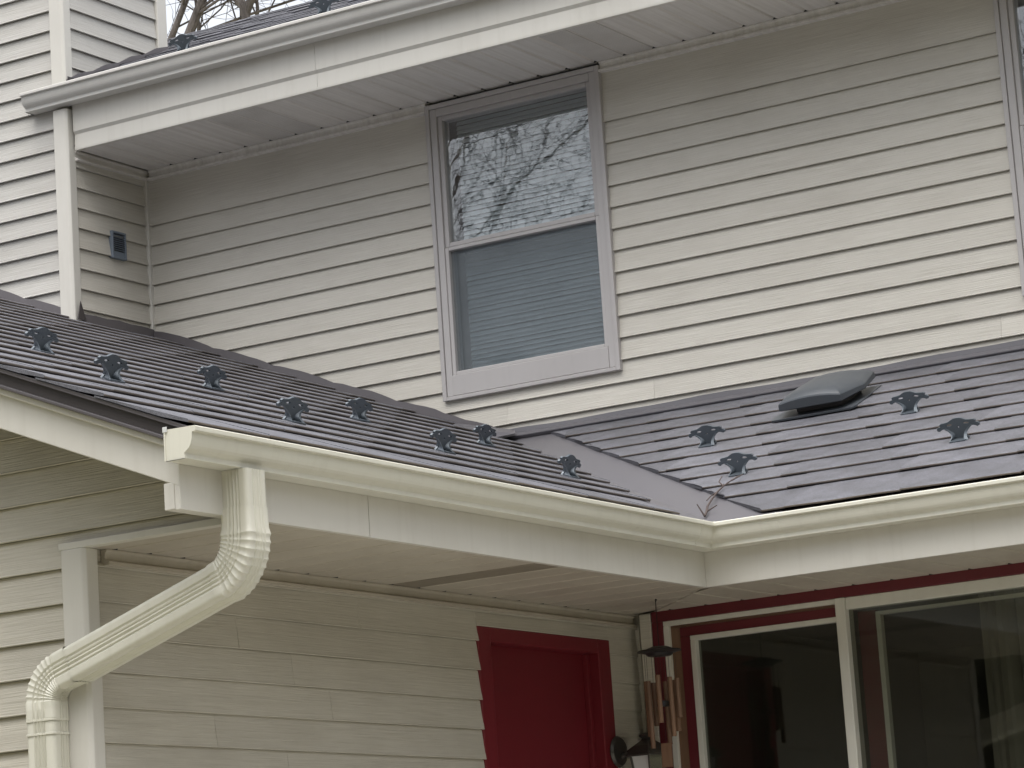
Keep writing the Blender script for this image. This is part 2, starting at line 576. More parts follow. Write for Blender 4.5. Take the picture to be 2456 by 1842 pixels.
# entry door
door = build('entry_door', MB().box(XD - 0.090, XD - 0.050, DY0 + 0.0905, DY1 - 0.0905, 0.25, DZ1 - 0.0555), 'red', house)
tag(door, 'red painted door under the lower soffit')
boxo('casing', XD - 0.12, XD + 0.013, DY0, DY0 + 0.09, 0.2, DZ1, 'red', door, 0.004)
boxo('casing', XD - 0.12, XD + 0.013, DY1 - 0.09, DY1, 0.2, DZ1, 'red', door, 0.004)
boxo('casing', XD - 0.12, XD + 0.012, DY0 + 0.0902, DY1 - 0.0902, DZ1 - 0.055, DZ1, 'red', door, 0.004)
boxo('door_stop', XD - 0.0495, XD - 0.030, DY0 + 0.0905, DY0 + 0.115, 0.25, DZ1 - 0.056, 'red', door, 0.002)
boxo('door_stop', XD - 0.0495, XD - 0.030, DY1 - 0.115, DY1 - 0.0905, 0.25, DZ1 - 0.056, 'red', door, 0.002)
# --- glass door wall
mb = MB().box(XD, -0.63, YP + 0.076, YP + 0.12, 0.0, 2.70)
mb.box(-0.63, 5.0, YP + 0.021, YP + 0.12, 2.66, 2.72)
mb.box(1.62, 5.0, YP + 0.021, YP + 0.12, 0.0, 2.66)
wall_d = build('siding_wall', mb, 'siding_low', house)
for zb, zt in courses(LZ0, LC, 0.3, 2.66):
    plank(wall_d, 'y', YP + 0.02, 1.67, 5.0, 1.67, 5.0, zb, min(zt, 2.66), 'siding_low')
sd = build('sliding_door', MB().box(-0.650, 1.67, YP - 0.010, YP + 0.030, 2.640, 2.684), 'burgundy', house, False, 0.003)
tag(sd, 'wide glass door with burgundy casing and white frames')
boxo('casing', -0.651, -0.6025, YP - 0.009, YP + 0.030, 0.15, 2.6395, 'burgundy', sd, 0.003)
boxo('casing', 1.62, 1.67, YP - 0.009, YP + 0.030, 0.15, 2.6395, 'burgundy', sd, 0.003)
# white outer frame
boxo('frame', -0.602, 0.157, YP - 0.004, YP + 0.05, 2.620, 2.6395, 'white', sd, 0.002)
boxo('frame', -0.602, -0.577, YP - 0.004, YP + 0.05, 0.15, 2.6195, 'white', sd, 0.002)
# bare wood stop
boxo('wood_stop', -0.5765, 0.157, YP + 0.012, YP + 0.05, 2.609, 2.6195, 'wood', sd)
boxo('wood_stop', -0.5765, -0.536, YP + 0.012, YP + 0.05, 0.15, 2.6085, 'wood', sd)
# burgundy inner casing
boxo('casing', -0.5355, 0.157, YP + 0.008, YP + 0.05, 2.572, 2.6085, 'burgundy', sd, 0.002)
boxo('casing', -0.5355, -0.490, YP + 0.008, YP + 0.05, 0.15, 2.5715, 'burgundy', sd, 0.002)
# left sash
boxo('sash', -0.4895, 0.157, YP + 0.004, YP + 0.05, 2.552, 2.5715, 'white', sd, 0.002)
boxo('sash', -0.4895, -0.467, YP + 0.004, YP + 0.05, 0.15, 2.5515, 'white', sd, 0.002)
boxo('pane', -0.4665, 0.1575, YP + 0.030, YP + 0.034, 0.15, 2.5515, 'glass_door', sd)
# mullion and right sash
boxo('mullion', 0.158, 0.199, YP - 0.016, YP + 0.06, 0.15, 2.6395, 'white', sd, 0.003)
boxo('frame', 0.1992, 1.619, YP - 0.006, YP + 0.06, 2.594, 2.6395, 'white', sd, 0.003)
boxo('frame', 1.585, 1.619, YP - 0.006, YP + 0.06, 0.15, 2.5935, 'white', sd, 0.003)
boxo('pane', 0.1995, 1.5845, YP + 0.018, YP + 0.022, 0.15, 2.5938, 'glass_door', sd)
boxo('inner_frame', 0.215, 0.292, YP + 0.062, YP + 0.085, 0.15, 2.585, 'burgundy', sd)
boxo('inner_frame', 0.2925, 0.312, YP + 0.055, YP + 0.085, 0.15, 2.578, 'white', sd)
boxo('inner_frame', 0.3125, 1.58, YP + 0.055, YP + 0.085, 2.565, 2.578, 'white', sd)
cp = [(0.66 + 0.9 * k / 60, YP + 0.20 + 0.018 * math.sin(k * 0.9) + 0.008 * math.sin(k * 2.3)) for k in range(61)]
mb = MB().sweep([[(a, b_, z) for a, b_ in cp] + [(a, b_ + 0.003, z) for a, b_ in reversed(cp)] for z in (0.2, 2.64)], True, True)
build('curtain', mb, 'curtain', sd, True)
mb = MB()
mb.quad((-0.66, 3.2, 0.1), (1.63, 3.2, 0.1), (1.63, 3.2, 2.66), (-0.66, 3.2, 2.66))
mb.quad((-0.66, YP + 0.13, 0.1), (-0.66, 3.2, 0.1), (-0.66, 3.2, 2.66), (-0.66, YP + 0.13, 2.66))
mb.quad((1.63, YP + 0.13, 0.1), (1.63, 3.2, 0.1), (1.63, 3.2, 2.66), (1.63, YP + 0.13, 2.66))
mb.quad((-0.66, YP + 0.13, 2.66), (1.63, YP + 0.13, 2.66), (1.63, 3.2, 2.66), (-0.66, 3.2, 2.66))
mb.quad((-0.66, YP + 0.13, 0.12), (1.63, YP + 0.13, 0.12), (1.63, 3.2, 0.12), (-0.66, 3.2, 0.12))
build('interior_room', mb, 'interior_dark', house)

# --- windows of the upper wall
def window(x0, x1, z0, z1, seed):
    w = x1 - x0
    yo = YW - 0.034
    win = build('window', MB().box(x0 + 0.024, x1 - 0.024, YW + 0.045, YW + 0.09, z0 + 0.02, z0 + 0.03), 'window', house)
    def bar(n, a, b_, c, d, y0, y1, mat='window', bev=0.003):
        return boxo(n, a, b_, y0, y1, c, d, mat, win, bev)
    # outer flange
    bar('window_frame', x0, x0 + 0.022, z0, z1, yo, YW + 0.02)
    bar('window_frame', x1 - 0.022, x1, z0, z1, yo, YW + 0.02)
    bar('window_frame', x0 + 0.0222, x1 - 0.0222, z1 - 0.022, z1, yo, YW + 0.02)
    bar('window_frame', x0 + 0.0222, x1 - 0.0222, z0, z0 + 0.018, yo, YW + 0.02)
    # inner frame
    i0, i1 = x0 + 0.0235, x1 - 0.0235
    bar('window_frame', i0, i0 + 0.034, z0 + 0.0195, z1 - 0.0235, yo + 0.007, YW + 0.06)
    bar('window_frame', i1 - 0.034, i1, z0 + 0.0195, z1 - 0.0235, yo + 0.007, YW + 0.06)
    bar('window_frame', i0 + 0.0342, i1 - 0.0342, z1 - 0.062, z1 - 0.0235, yo + 0.007, YW + 0.06)
    sill = bar('window_sill', i0 + 0.0342, i1 - 0.0342, z0 + 0.0195, z0 + 0.118, yo + 0.004, YW + 0.06)
    # sashes
    s0, s1 = i0 + 0.0348, i1 - 0.0348
    zm = 4.709
    for (a, b_, t, yy) in ((zm + 0.001, z1 - 0.0625, 0.024, yo + 0.018), (z0 + 0.1185, zm - 0.001, 0.020, yo + 0.012)):
        bar('sash', s0, s0 + t, a, b_, yy, YW + 0.05)
        bar('sash', s1 - t, s1, a, b_, yy, YW + 0.05)
        bar('sash', s0 + t + 0.0003, s1 - t - 0.0003, b_ - t + 0.003, b_, yy, YW + 0.05)
        bar('sash', s0 + t + 0.0003, s1 - t - 0.0003, a, a + t - 0.003, yy, YW + 0.05)
    bar('pane', s0 + 0.0245, s1 - 0.0245, zm + 0.022, z1 - 0.0842, YW + 0.006, YW + 0.010, 'glass', 0)
    bar('pane', s0 + 0.0205, s1 - 0.0205, z0 + 0.136, zm - 0.019, YW + 0.022, YW + 0.026, 'glass_low', 0)
    bar('insect_screen', s0 + 0.0205, s1 - 0.0205, z0 + 0.136, zm - 0.019, YW - 0.0005, YW + 0.0005, 'screen', 0)
    # mini blind: one object per slat, all sharing a mesh
    b0, b1 = s0 + 0.045, s1 - 0.012
    ms = MB()
    hw = 0.0125
    prof = [(-hw * 0.55, -0.0112), (-hw * 0.25, -0.0035), (hw * 0.15, 0.0045), (hw * 0.5, 0.0112)]
    th = 0.0006
    ring = [(y, z + th) for y, z in prof] + [(y, z - th) for y, z in reversed(prof)]
    ms.sweep([[(x, y, z) for y, z in ring] for x in (b0, b1)], True, True)
    me = ms.mesh('blind_slat')
    z = z0 + 0.12
    rr = random.Random(seed)
    while z < z1 - 0.07:
        o = link('blind_slat', me, 'blind', win)
        o.location = (0, YW + 0.085, z)
        o.rotation_euler = (0, rr.uniform(-0.0012, 0.0012), 0)
        z += 0.0225
    bar('blind_headrail', b0, b1, z1 - 0.062, z1 - 0.030, YW + 0.07, YW + 0.10, 'blind', 0.002)
    for fx in (0.2, 0.8):
        xx = b0 + (b1 - b0) * fx
        build('ladder_cord', MB().tube([(xx, YW + 0.071, z0 + 0.12), (xx, YW + 0.071, z1 - 0.1)], 0.0009, 5), 'blind', win)
    # room behind
    mb = MB()
    y0, y1 = YW + 0.101, YW + 2.6
    X = (x0 - 0.5, x1 + 0.5)
    Z = (z0 - 0.6, z1 + 0.1)
    mb.quad((X[0], y1, Z[0]), (X[1], y1, Z[0]), (X[1], y1, Z[1]), (X[0], y1, Z[1]))
    for x in X:
        mb.quad((x, y0, Z[0]), (x, y1, Z[0]), (x, y1, Z[1]), (x, y0, Z[1]))
    for zz in Z:
        mb.quad((X[0], y0, zz), (X[1], y0, zz), (X[1], y1, zz), (X[0], y1, zz))
    mb.quad((X[0], y0, Z[0]), (x0 + 0.02, y0, Z[0]), (x0 + 0.02, y0, Z[1]), (X[0], y0, Z[1]))
    mb.quad((x1 - 0.02, y0, Z[0]), (X[1], y0, Z[0]), (X[1], y0, Z[1]), (x1 - 0.02, y0, Z[1]))
    build('interior_room', mb, 'interior', house)
    return win
tag(window(WX0, WX1, WZ0, WZ1, 1), 'tan double-hung window with a closed blind')
tag(window(VX0, VX1, WZ0, WZ1, 2), 'double-hung window cut by the right edge of the photo')

# --- soffits
def soffit_strip(parent, axis, a0, a1, b0, b1, z, mat, gap=0.0004):
    """one soffit board; axis 'x': boards lie side by side along X and run from b0 to b1 along Y"""
    d, e = 0.014, 0.009
    prof = [(a0 + gap, z + e), (a0 + gap + d * 0.6, z), (a1 - gap - d * 0.6, z), (a1 - gap, z + e), (a1 - gap, z + e + 0.002), (a0 + gap, z + e + 0.002)]
    def pt(a, zz, bb):
        return (a, bb, zz) if axis == 'x' else (bb, a, zz)
    rings = []
    for side in (0, 1):
        rings.append([pt(a, zz, (b0 if side == 0 else b1)(a) if callable(b0 if side == 0 else b1) else (b0 if side == 0 else b1)) for a, zz in prof])
    return build('soffit_panel', MB().sweep(rings, True, True), mat, parent)

sof_u = build('soffit', MB().box(XC + 0.01, 5.0, YC + 0.012, YW - 0.001, ZU + 0.018, ZU + 0.03), 'cavity', house)
x = -3.949 - 0.1555 * 1 + 0.0
x = XC + 0.03
nx = -3.949
while x < 5.0:
    b_ = min(nx, 5.0)
    cx = (x + b_) / 2
    perf = (-3.32 < cx < -3.0) or (-1.52 < cx < -1.16) or (1.0 < cx < 1.3)
    soffit_strip(sof_u, 'x', x, b_, YC + 0.004, YW - 0.004, ZU, 'perf' if perf else 'soffit')
    x = b_
    nx += 0.1555
def frieze_x(x0, x1, y, z, mat):
    """cove under a soffit against a wall facing -Y"""
    prof = [(y - 0.001, z - 0.001), (y - 0.026, z - 0.001), (y - 0.026, z - 0.006), (y - 0.018, z - 0.012), (y - 0.016, z - 0.032), (y - 0.034, z - 0.040), (y - 0.034, z - 0.050), (y - 0.001, z - 0.052)]
    return build('frieze_trim', MB().sweep([[(xx, a, b) for a, b in prof] for xx in (x0, x1)], True, True), mat, house)
def frieze_y(y0, y1, x, z, mat, s=1):
    prof = [(x + 0.001, z - 0.001), (x + 0.026, z - 0.001), (x + 0.026, z - 0.006), (x + 0.018, z - 0.012), (x + 0.016, z - 0.032), (x + 0.034, z - 0.040), (x + 0.034, z - 0.050), (x + 0.001, z - 0.052)]
    return build('frieze_trim', MB().sweep([[(a, yy, b) for a, b in prof] for yy in (y0, y1)], True, True), mat, house)
frieze_x(XC + 0.036, WX0 - 0.001, YW, ZU, 'soffit')
frieze_x(WX1 + 0.001, VX0 - 0.001, YW, ZU, 'soffit')
frieze_x(VX1 + 0.001, 5.0, YW, ZU, 'soffit')
frieze_y(YC + 0.015, YW - 0.002, XC, ZU, 'soffit')

sof_l = build('soffit', MB().box(XD - 0.001, XF - 0.02, YG + 0.02, YP, ZS + 0.016, ZS + 0.028).box(XF - 0.02, 5.0, YF + 0.02, YP, ZS + 0.016, ZS + 0.028), 'cavity', house)
y = YG + 0.012
ny = -2.597
while y < YP - 0.01:
    b_ = min(ny, YP - 0.002)
    cy = (y + b_) / 2
    st = -1.15 < cy < -0.86
    xr = lambda a: min(XF - 0.022, -a - 0.004)        # mitre towards the inside corner
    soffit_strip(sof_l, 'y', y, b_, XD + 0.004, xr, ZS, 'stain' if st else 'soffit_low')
    y = b_
    ny += 0.170
x = XD + 0.01
nx = -0.556
while x < 5.0:
    b_ = min(nx, 5.0)
    yl = lambda a: max(YF + 0.022, -a + 0.004)
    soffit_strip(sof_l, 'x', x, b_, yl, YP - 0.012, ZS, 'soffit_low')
    x = b_
    nx += 0.1605
frieze_y(YG + 0.07, YP + 0.02, XD, ZS, 'soffit_low')

def groove_shadows(parent, items):  # dark wedges standing for the shadow in the open groove ends
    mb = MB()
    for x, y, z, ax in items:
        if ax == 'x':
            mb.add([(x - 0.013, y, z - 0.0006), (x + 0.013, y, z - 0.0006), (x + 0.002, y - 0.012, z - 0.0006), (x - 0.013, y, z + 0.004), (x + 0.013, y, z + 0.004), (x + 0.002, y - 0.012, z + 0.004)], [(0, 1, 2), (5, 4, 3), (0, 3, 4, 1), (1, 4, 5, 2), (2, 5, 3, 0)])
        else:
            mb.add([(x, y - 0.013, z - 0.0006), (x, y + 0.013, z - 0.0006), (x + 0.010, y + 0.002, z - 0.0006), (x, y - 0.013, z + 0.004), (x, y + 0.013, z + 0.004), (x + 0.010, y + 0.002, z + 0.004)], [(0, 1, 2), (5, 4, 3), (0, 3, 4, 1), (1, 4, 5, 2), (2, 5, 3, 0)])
    tag(build('groove_end_shadows', mb, 'cavity', parent), None, kind='stuff')
groove_shadows(sof_u, [(-3.949 + 0.1555 * k, YW - 0.0265, ZU, 'x') for k in range(40)])
groove_shadows(sof_l, [(-0.556 + 0.1605 * k, YP - 0.0125, ZS, 'x') for k in range(30)] + [(XD + 0.0265, -2.597 + 0.17 * k, ZS, 'y') for k in range(18)])

# --- fascia boards and rake
boxo('fascia_board', XF - 0.02, XF, YR + 0.001, -2.110, ZS - 0.002, 2.865, 'fascia', house, 0.002)
mb = MB()
mb.sweep([[(xx, -2.108, z) if i == 0 else (xx, YF - (xx - XF) - 0.0005, z) for xx, z in ((XF - 0.02, ZS - 0.002), (XF, ZS - 0.002), (XF, 2.865), (XF - 0.02, 2.865))] for i in (0, 1)], True, True)
build('fascia_board', mb, 'fascia', house)
mb = MB()
mb.sweep([[(5.0, yy, z) if i == 0 else (XF - (yy - YF) + 0.0005, yy, z) for yy, z in ((YF + 0.02, ZS - 0.002), (YF, ZS - 0.002), (YF, 2.865), (YF + 0.02, 2.865))] for i in (0, 1)], True, True)
build('fascia_board', mb, 'fascia', house)
# box end below the rake
boxo('fascia_board', -0.170, XF - 0.0205, YR, -2.72, ZS + 0.001, 2.760, 'fascia', house, 0.002)
# front edge trim of the porch soffit
boxo('soffit_trim', XD - 0.085, XF - 0.021, YG - 0.030, YG + 0.012, ZS - 0.002, ZS + 0.020, 'trim', house, 0.002)

def roofz(x):
    return ZE + SL * (X0 - x)
def slope_bar(name, x0, x1, y0, y1, top, bot, mat, bevel=0.0, parent=None):
    v = []
    for xx in (x0, x1):
        for yy, dz in ((y0, top), (y1, top), (y1, bot), (y0, bot)):
            v.append((xx, yy, roofz(xx) + dz))
    return build(name, MB().add(v, [(0, 1, 2, 3), (7, 6, 5, 4), (0, 4, 5, 1), (1, 5, 6, 2), (2, 6, 7, 3), (3, 7, 4, 0)]), mat, parent or house, False, bevel)
slope_bar('rake_board', -5.2, XF - 0.001, YR, YR + 0.025, -0.050, -0.207, 'fascia', 0.003)
slope_bar('rake_trim', -5.2, XF + 0.0, YR - 0.020, YR - 0.0005, -0.078, -0.100, 'trim', 0.004)
slope_bar('rake_trim', -5.2, XF + 0.02, YR - 0.040, YR - 0.0205, -0.0665, -0.079, 'flash', 0.003)
slope_bar('drip_edge', -5.2, X0 + 0.03, YR - 0.036, YR + 0.02, -0.022, -0.066, 'drip')
slope_bar('drip_edge', -5.2, X0 + 0.04, YR - 0.056, YR + 0.02, -0.0150, -0.0215, 'flash', 0.002)

# upper fascia, two boards with a butt joint
def upper_fascia(x0, x1):
    prof = [(YC - 0.004, 5.70), (YC - 0.004, 5.523), (YC + 0.007, 5.508), (YC + 0.003, 5.437), (YC + 0.004, 5.4285), (YC + 0.03, 5.4285), (YC + 0.03, 5.70)]
    return build('fascia_board', MB().sweep([[(xx, a, b) for a, b in prof] for xx in (x0, x1)], True, True), 'fascia', house)
upper_fascia(XC + 0.028, -2.645)
upper_fascia(-2.6435, 0.55)
upper_fascia(0.5515, 5.0)

# ------------------------------------------------------------------ lower roofs
def thick_plane(mb, quad, dz):
    top = [Vector(p) for p in quad]
    n = len(top)
    bot = [p - Vector((0, 0, dz)) for p in top]
    mb.add(top + bot, [tuple(range(n)), tuple(range(2 * n - 1, n - 1, -1))] + [(i, (i + 1) % n, (i + 1) % n + n, i + n) for i in range(n)])
    return mb
DK = 0.016
def L(x, y, o=0.0):
    return (x, y, roofz(x) - DK + o)
def RR(x, y, o=0.0):
    return (x, y, ZE + SR * (y + X0) - DK + o)
mb = MB()
thick_plane(mb, [L(-0.050, YR - 0.055), L(-0.050, 0.050), L(-2.32, 2.20), L(-5.2, 2.20), L(-5.2, YR - 0.055)], 0.012)
roof_l = build('roof', mb, 'flash', house)
mb = MB()
thick_plane(mb, [(-5.2, YR - 0.055, 4.993), (-5.2, 2.2, 4.993), (-10.35, 2.2, 2.91), (-10.35, YR - 0.055, 2.91)], 0.02)
build('roof', mb, 'shingle', house)
mb = MB()
thick_plane(mb, [RR(-0.050, 0.050), RR(5.0, 0.050), RR(5.0, 2.10), RR(-2.215, 2.10)], 0.012)
roof_r = build('roof', mb, 'flash', house)

# shingle sheet: u to the right, v up the slope, w out of the roof
def shingle_mesh(W, vlen, ulim0=None, ulim1=None, rnd=0.0, depth=0.27, lap=0.7, h0=0.0218):
    us = [0.0, 0.004, 0.115, 0.165, W * 0.55, W * 0.85, W]
    lift = [0.0032, 0.0038, 0.0030, 0.0006, 0.0003, -0.0004, -0.0010]
    prot = [0.004, 0.006, 0.005, 0.0005, 0.0, 0.0, 0.001]
    T = 0.0098
    rings = []
    for u, l, p in zip(us, lift, prot):
        h = h0 + l * lap + rnd * 0.001 * math.sin(u * 17 + rnd * 9)
        ring = []
        prof = [(depth, 0.0062), (0.10, h - 0.0038), (0.006, h - 0.0002), (0.001 - p * lap, h - 0.0022), (-p * lap, h - T * 0.5), (0.001 - p * lap, h - T + 0.0010), (0.008, h - T), (0.10, 0.004), (depth, 0.002)]
        for v, w in prof:
            uu = u if lap == 1.0 else u
            if ulim1 is not None:
                uu = min(uu, ulim1(v))
            if ulim0 is not None:
                uu = max(uu, ulim0(v))
            ring.append((uu, v, w))
        rings.append(ring)
    nr = len(rings[0])
    mb = MB().sweep(rings, True, True)
    me = mb.mesh('shingle')
    me.materials.append(M['shingle'])
    me.materials.append(M['shingle_edge'])
    for i, p_ in enumerate(me.polygons):           # the cut front edge is browner than the granules
        if i < (len(rings) - 1) * nr and i % nr in (3, 4, 5):
            p_.material_index = 1
    return me

def place(o, parent, org, U, V):
    U = Vector(U).normalized()
    V = Vector(V).normalized()
    Nn = U.cross(V)
    m = Matrix(((U.x, V.x, Nn.x, org[0]), (U.y, V.y, Nn.y, org[1]), (U.z, V.z, Nn.z, org[2]), (0, 0, 0, 1)))
    o.matrix_basis = m
    o.parent = parent
    o.matrix_parent_inverse = HINV
    return o
HINV = Matrix.Identity(4)

CL = math.cos(math.atan(SL))
SW = 0.466
base_meshes = []
def std_shingle(key, cache={}):
    if key not in cache:
        r = random.Random(key)
        cache[key] = shingle_mesh(SW, 0.27, rnd=r.uniform(0, 1)) if key < 10 else shingle_mesh(SW, 0.27, rnd=r.uniform(0, 1), lap=0.4, h0=0.0192)
    return cache[key]

def shingle_obj(me, parent, org, U, V):
    o = bpy.data.objects.new('shingle', me)
    COL.objects.link(o)
    if not me.materials:
        me.materials.append(M['shingle'])
    j = R.uniform(-0.0025, 0.0025)
    Un = Vector(U).normalized()
    Vn = Vector(V).normalized()
    Un = (Un + Vn * R.uniform(-0.003, 0.003)).normalized()
    Vn = (Vn - Un * Vn.dot(Un)).normalized()
    return place(o, parent, Vector(org) + Vn * j, Un, Vn)

# left roof
VL = (-1, 0, SL)
rows = [-0.030] + [-0.33 - 0.225 * i for i in range(0, 21)]
count_l = 0
for i, xf in enumerate(rows):
    joint = -1.309 + 0.365 * (i - 1) if i else -1.339
    yend = lambda v, xf=xf: (-(xf - v * CL) - 0.25 + 0.22 * min(1.0, -(xf - v * CL) / 2.1)) if xf > -2.25 else 2.03
    dep = 0.36 if i == 0 else 0.27
    k0 = math.floor((YR - 0.06 - joint) / SW)
    y = joint + k0 * SW
    while y < 2.05:
        ys, ye = y, y + SW
        lim = yend(0.0)
        if ys > lim + 0.28 or (xf > -2.25 and ys > yend(0.25)) :
            break
        ystart = YR - 0.062
        if ye < ystart + 0.02:
            y += SW
            continue
        if xf < XC - 0.1 and ys > YC + 0.02:
            break
        org = L(xf, ys, 0.0)
        need = ys < ystart or ye > min(lim, 2.0) - 0.02 or i == 0
        if need:
            l0 = (lambda v, a=ystart - ys: a) if ys < ystart else None
            lim_w = 2.03 if xf > XC else YC + 0.05
            l1 = (lambda v, ys=ys, f=yend, lw=lim_w: min(f(v), lw) - ys)
            me = shingle_mesh(SW, 0.27, l0, l1, R.random(), dep, 0.4, 0.0192)
            tp = None
        else:
            me = std_shingle(R.randint(11, 14))
        shingle_obj(me, roof_l, org, (0, 1, 0), VL)
        count_l += 1
        y += SW
# right roof
VR = (0, 1, SR)
SWR = 0.466
CR = math.cos(math.atan(SR))
rowsr = [0.040] + [0.312 + 0.1845 * i for i in range(0, 10)]
extra = MB()
for i, yf in enumerate(rowsr):
    joint = 0.628 - 0.115 * (i - 1)
    xs0 = lambda v, yf=yf: -(yf + v * CR) + 0.222 - 0.045 * (yf + v * CR)
    k0 = math.floor((xs0(0.27) - joint) / SWR) - 1
    x = joint + k0 * SWR
    dep = 0.36 if i == 0 else 0.27
    while x < 5.0:
        if x + SWR < xs0(0.27) + 0.02:
            x += SWR
            continue
        org = RR(x, yf, 0.0)
        if x < xs0(0.0) + 0.01:
            me = shingle_mesh(SWR, 0.27, (lambda v, x=x, f=xs0: f(v) - x), None, R.random(), dep)
            shingle_obj(me, roof_r, org, (1, 0, 0), VR)
        elif i == 0 and x < 2.4:
            shingle_obj(shingle_mesh(SWR, 0.27, None, None, R.random(), dep), roof_r, org, (1, 0, 0), VR)
        elif x < 2.4:
            shingle_obj(std_shingle(R.randint(1, 4)), roof_r, org, (1, 0, 0), VR)
        else:
            me = shingle_mesh(SWR, 0.27, None, None, R.random(), dep)
            V = Vector(VR).normalized()
            Nn = Vector((1, 0, 0)).cross(V)
            extra.add([Vector(org) + Vector((1, 0, 0)) * p.co.x + V * p.co.y + Nn * p.co.z for p in me.vertices], [tuple(p.vertices) for p in me.polygons])
            bpy.data.meshes.remove(me)
        x += SWR
tag(build('shingles', extra, 'shingle', roof_r), None, kind='stuff')

# valley pan
def vpt(s, off, side, lift=0.006):
    """point at distance off from the valley line at height position s (run), on the left or right slope"""
    if side == 'L':
        return (-(1.0568 * s - 0.0039), s - off, roofz(-(1.0568 * s - 0.0039)) - DK + lift)
    return (-(1.0568 * s - 0.0039) + off, s, ZE + SR * (s + X0) - DK + lift)
mb = MB()
ss = [0.02 + i * 0.104 for i in range(20)]
ringsv = []
for s in ss:
    wl = 0.34
    ringsv.append([vpt(s, wl, 'L', 0.004), vpt(s, 0.06, 'L', 0.006), (-(1.0568 * s - 0.0039), s, ZE + SR * (s + X0) - DK + 0.006), vpt(s, 0.06, 'R', 0.006), vpt(s, 0.30, 'R', 0.004)])
mb.sweep(ringsv, False)
val = build('valley_flashing', mb, 'valley', house)
tag(val, 'smooth grey-brown metal valley between the two lower roofs')
md = val.modifiers.new('solid', 'SOLIDIFY')
md.thickness = 0.002

# wall flashings: thin strip against a wall with an uneven top edge
def flashing(pts_top, pts_bot, nrm, mat='flash'):
    n = Vector(nrm)
    mb = MB()
    rings = [[Vector(t) + n * 0.026, Vector(b) + n * 0.030, Vector(b) + n * 0.055 - Vector((0, 0, 0.004)), Vector(b) - n * 0.004 - Vector((0, 0, 0.004)), Vector(t) - n * 0.004] for t, b in zip(pts_top, pts_bot)]
    mb.sweep(rings, True, True)
    return build('wall_flashing', mb, mat, house)
def wob(k, a):
    return a * (math.sin(k * 2.1) * 0.6 + math.sin(k * 5.3 + 1) * 0.4)
xs = [-2.10 + 0.13 * i for i in range(55)]
mb = MB()
zr = lambda y: ZE + SR * (y + X0)
mb.sweep([[(x, YW - 0.002, 3.790 + wob(x * 2.3, 0.005)), (x, YW - 0.027, 3.788 + wob(x * 2.3, 0.005)), (x, YW - 0.031, zr(YW - 0.031) + 0.014), (x, YW - 0.075, zr(YW - 0.075) + 0.012), (x, YW - 0.075, zr(YW - 0.075) + 0.008), (x, YW - 0.03, 3.70), (x, YW - 0.002, 3.70)] for x in xs], True, True)
build('wall_flashing', mb, 'valley', house)
# stepped pieces climbing the left roof
def step_flash(x0, x1, y, h=0.055):
    n = 7
    xs = [x0 + (x1 - x0) * i / n for i in range(n + 1)]
    dip = lambda i: 0.010 * math.sin(math.pi * i / n) + R.uniform(-0.003, 0.003)
    return flashing([(x, y, roofz(x) + h + dip(i)) for i, x in enumerate(xs)], [(x, y, roofz(x) - 0.012) for x in xs], (0, -1, 0))
x = XC + 0.03
while x < -2.15:
    step_flash(x, min(x + 0.36, -2.05), YW, 0.030)
    x += 0.358
x = -5.15
while x < XC - 0.02:
    step_flash(x, min(x + 0.36, XC + 0.01), YC, 0.030)
    x += 0.358
n = 6
yy = [YC + 0.02 + (YW - YC - 0.04) * i / n for i in range(n + 1)]
flashing([(XC, y, roofz(XC) + 0.028 + R.uniform(-.004, .004)) for y in yy], [(XC, y, roofz(XC) - 0.02) for y in yy], (1, 0, 0))
# bent tab at the foot of the chase corner
build('wall_flashing', MB().add([(XC + 0.034, YC - 0.032, roofz(XC) - 0.01), (XC + 0.036, YC + 0.03, roofz(XC) - 0.01), (XC + 0.032, YC - 0.005, roofz(XC) + 0.085), (XC + 0.029, YC - 0.032, roofz(XC) - 0.01), (XC + 0.031, YC + 0.03, roofz(XC) - 0.01), (XC + 0.029, YC - 0.005, roofz(XC) + 0.085)], [(0, 1, 2), (5, 4, 3), (0, 3, 4, 1), (1, 4, 5, 2), (2, 5, 3, 0)]), 'drip', house)
# lap of flashing where the two roofs meet the wall
mb = MB().add([(-2.34, YW - 0.05, 3.855), (-2.02, YW - 0.055, 3.775), (-1.98, YW - 0.11, 3.745), (-2.12, YW - 0.15, 3.735), (-2.34, YW - 0.09, 3.835)], [(0, 1, 2, 3, 4)])
o = build('wall_flashing', mb, 'valley', house)
md = o.modifiers.new('solid', 'SOLIDIFY')
md.thickness = 0.003

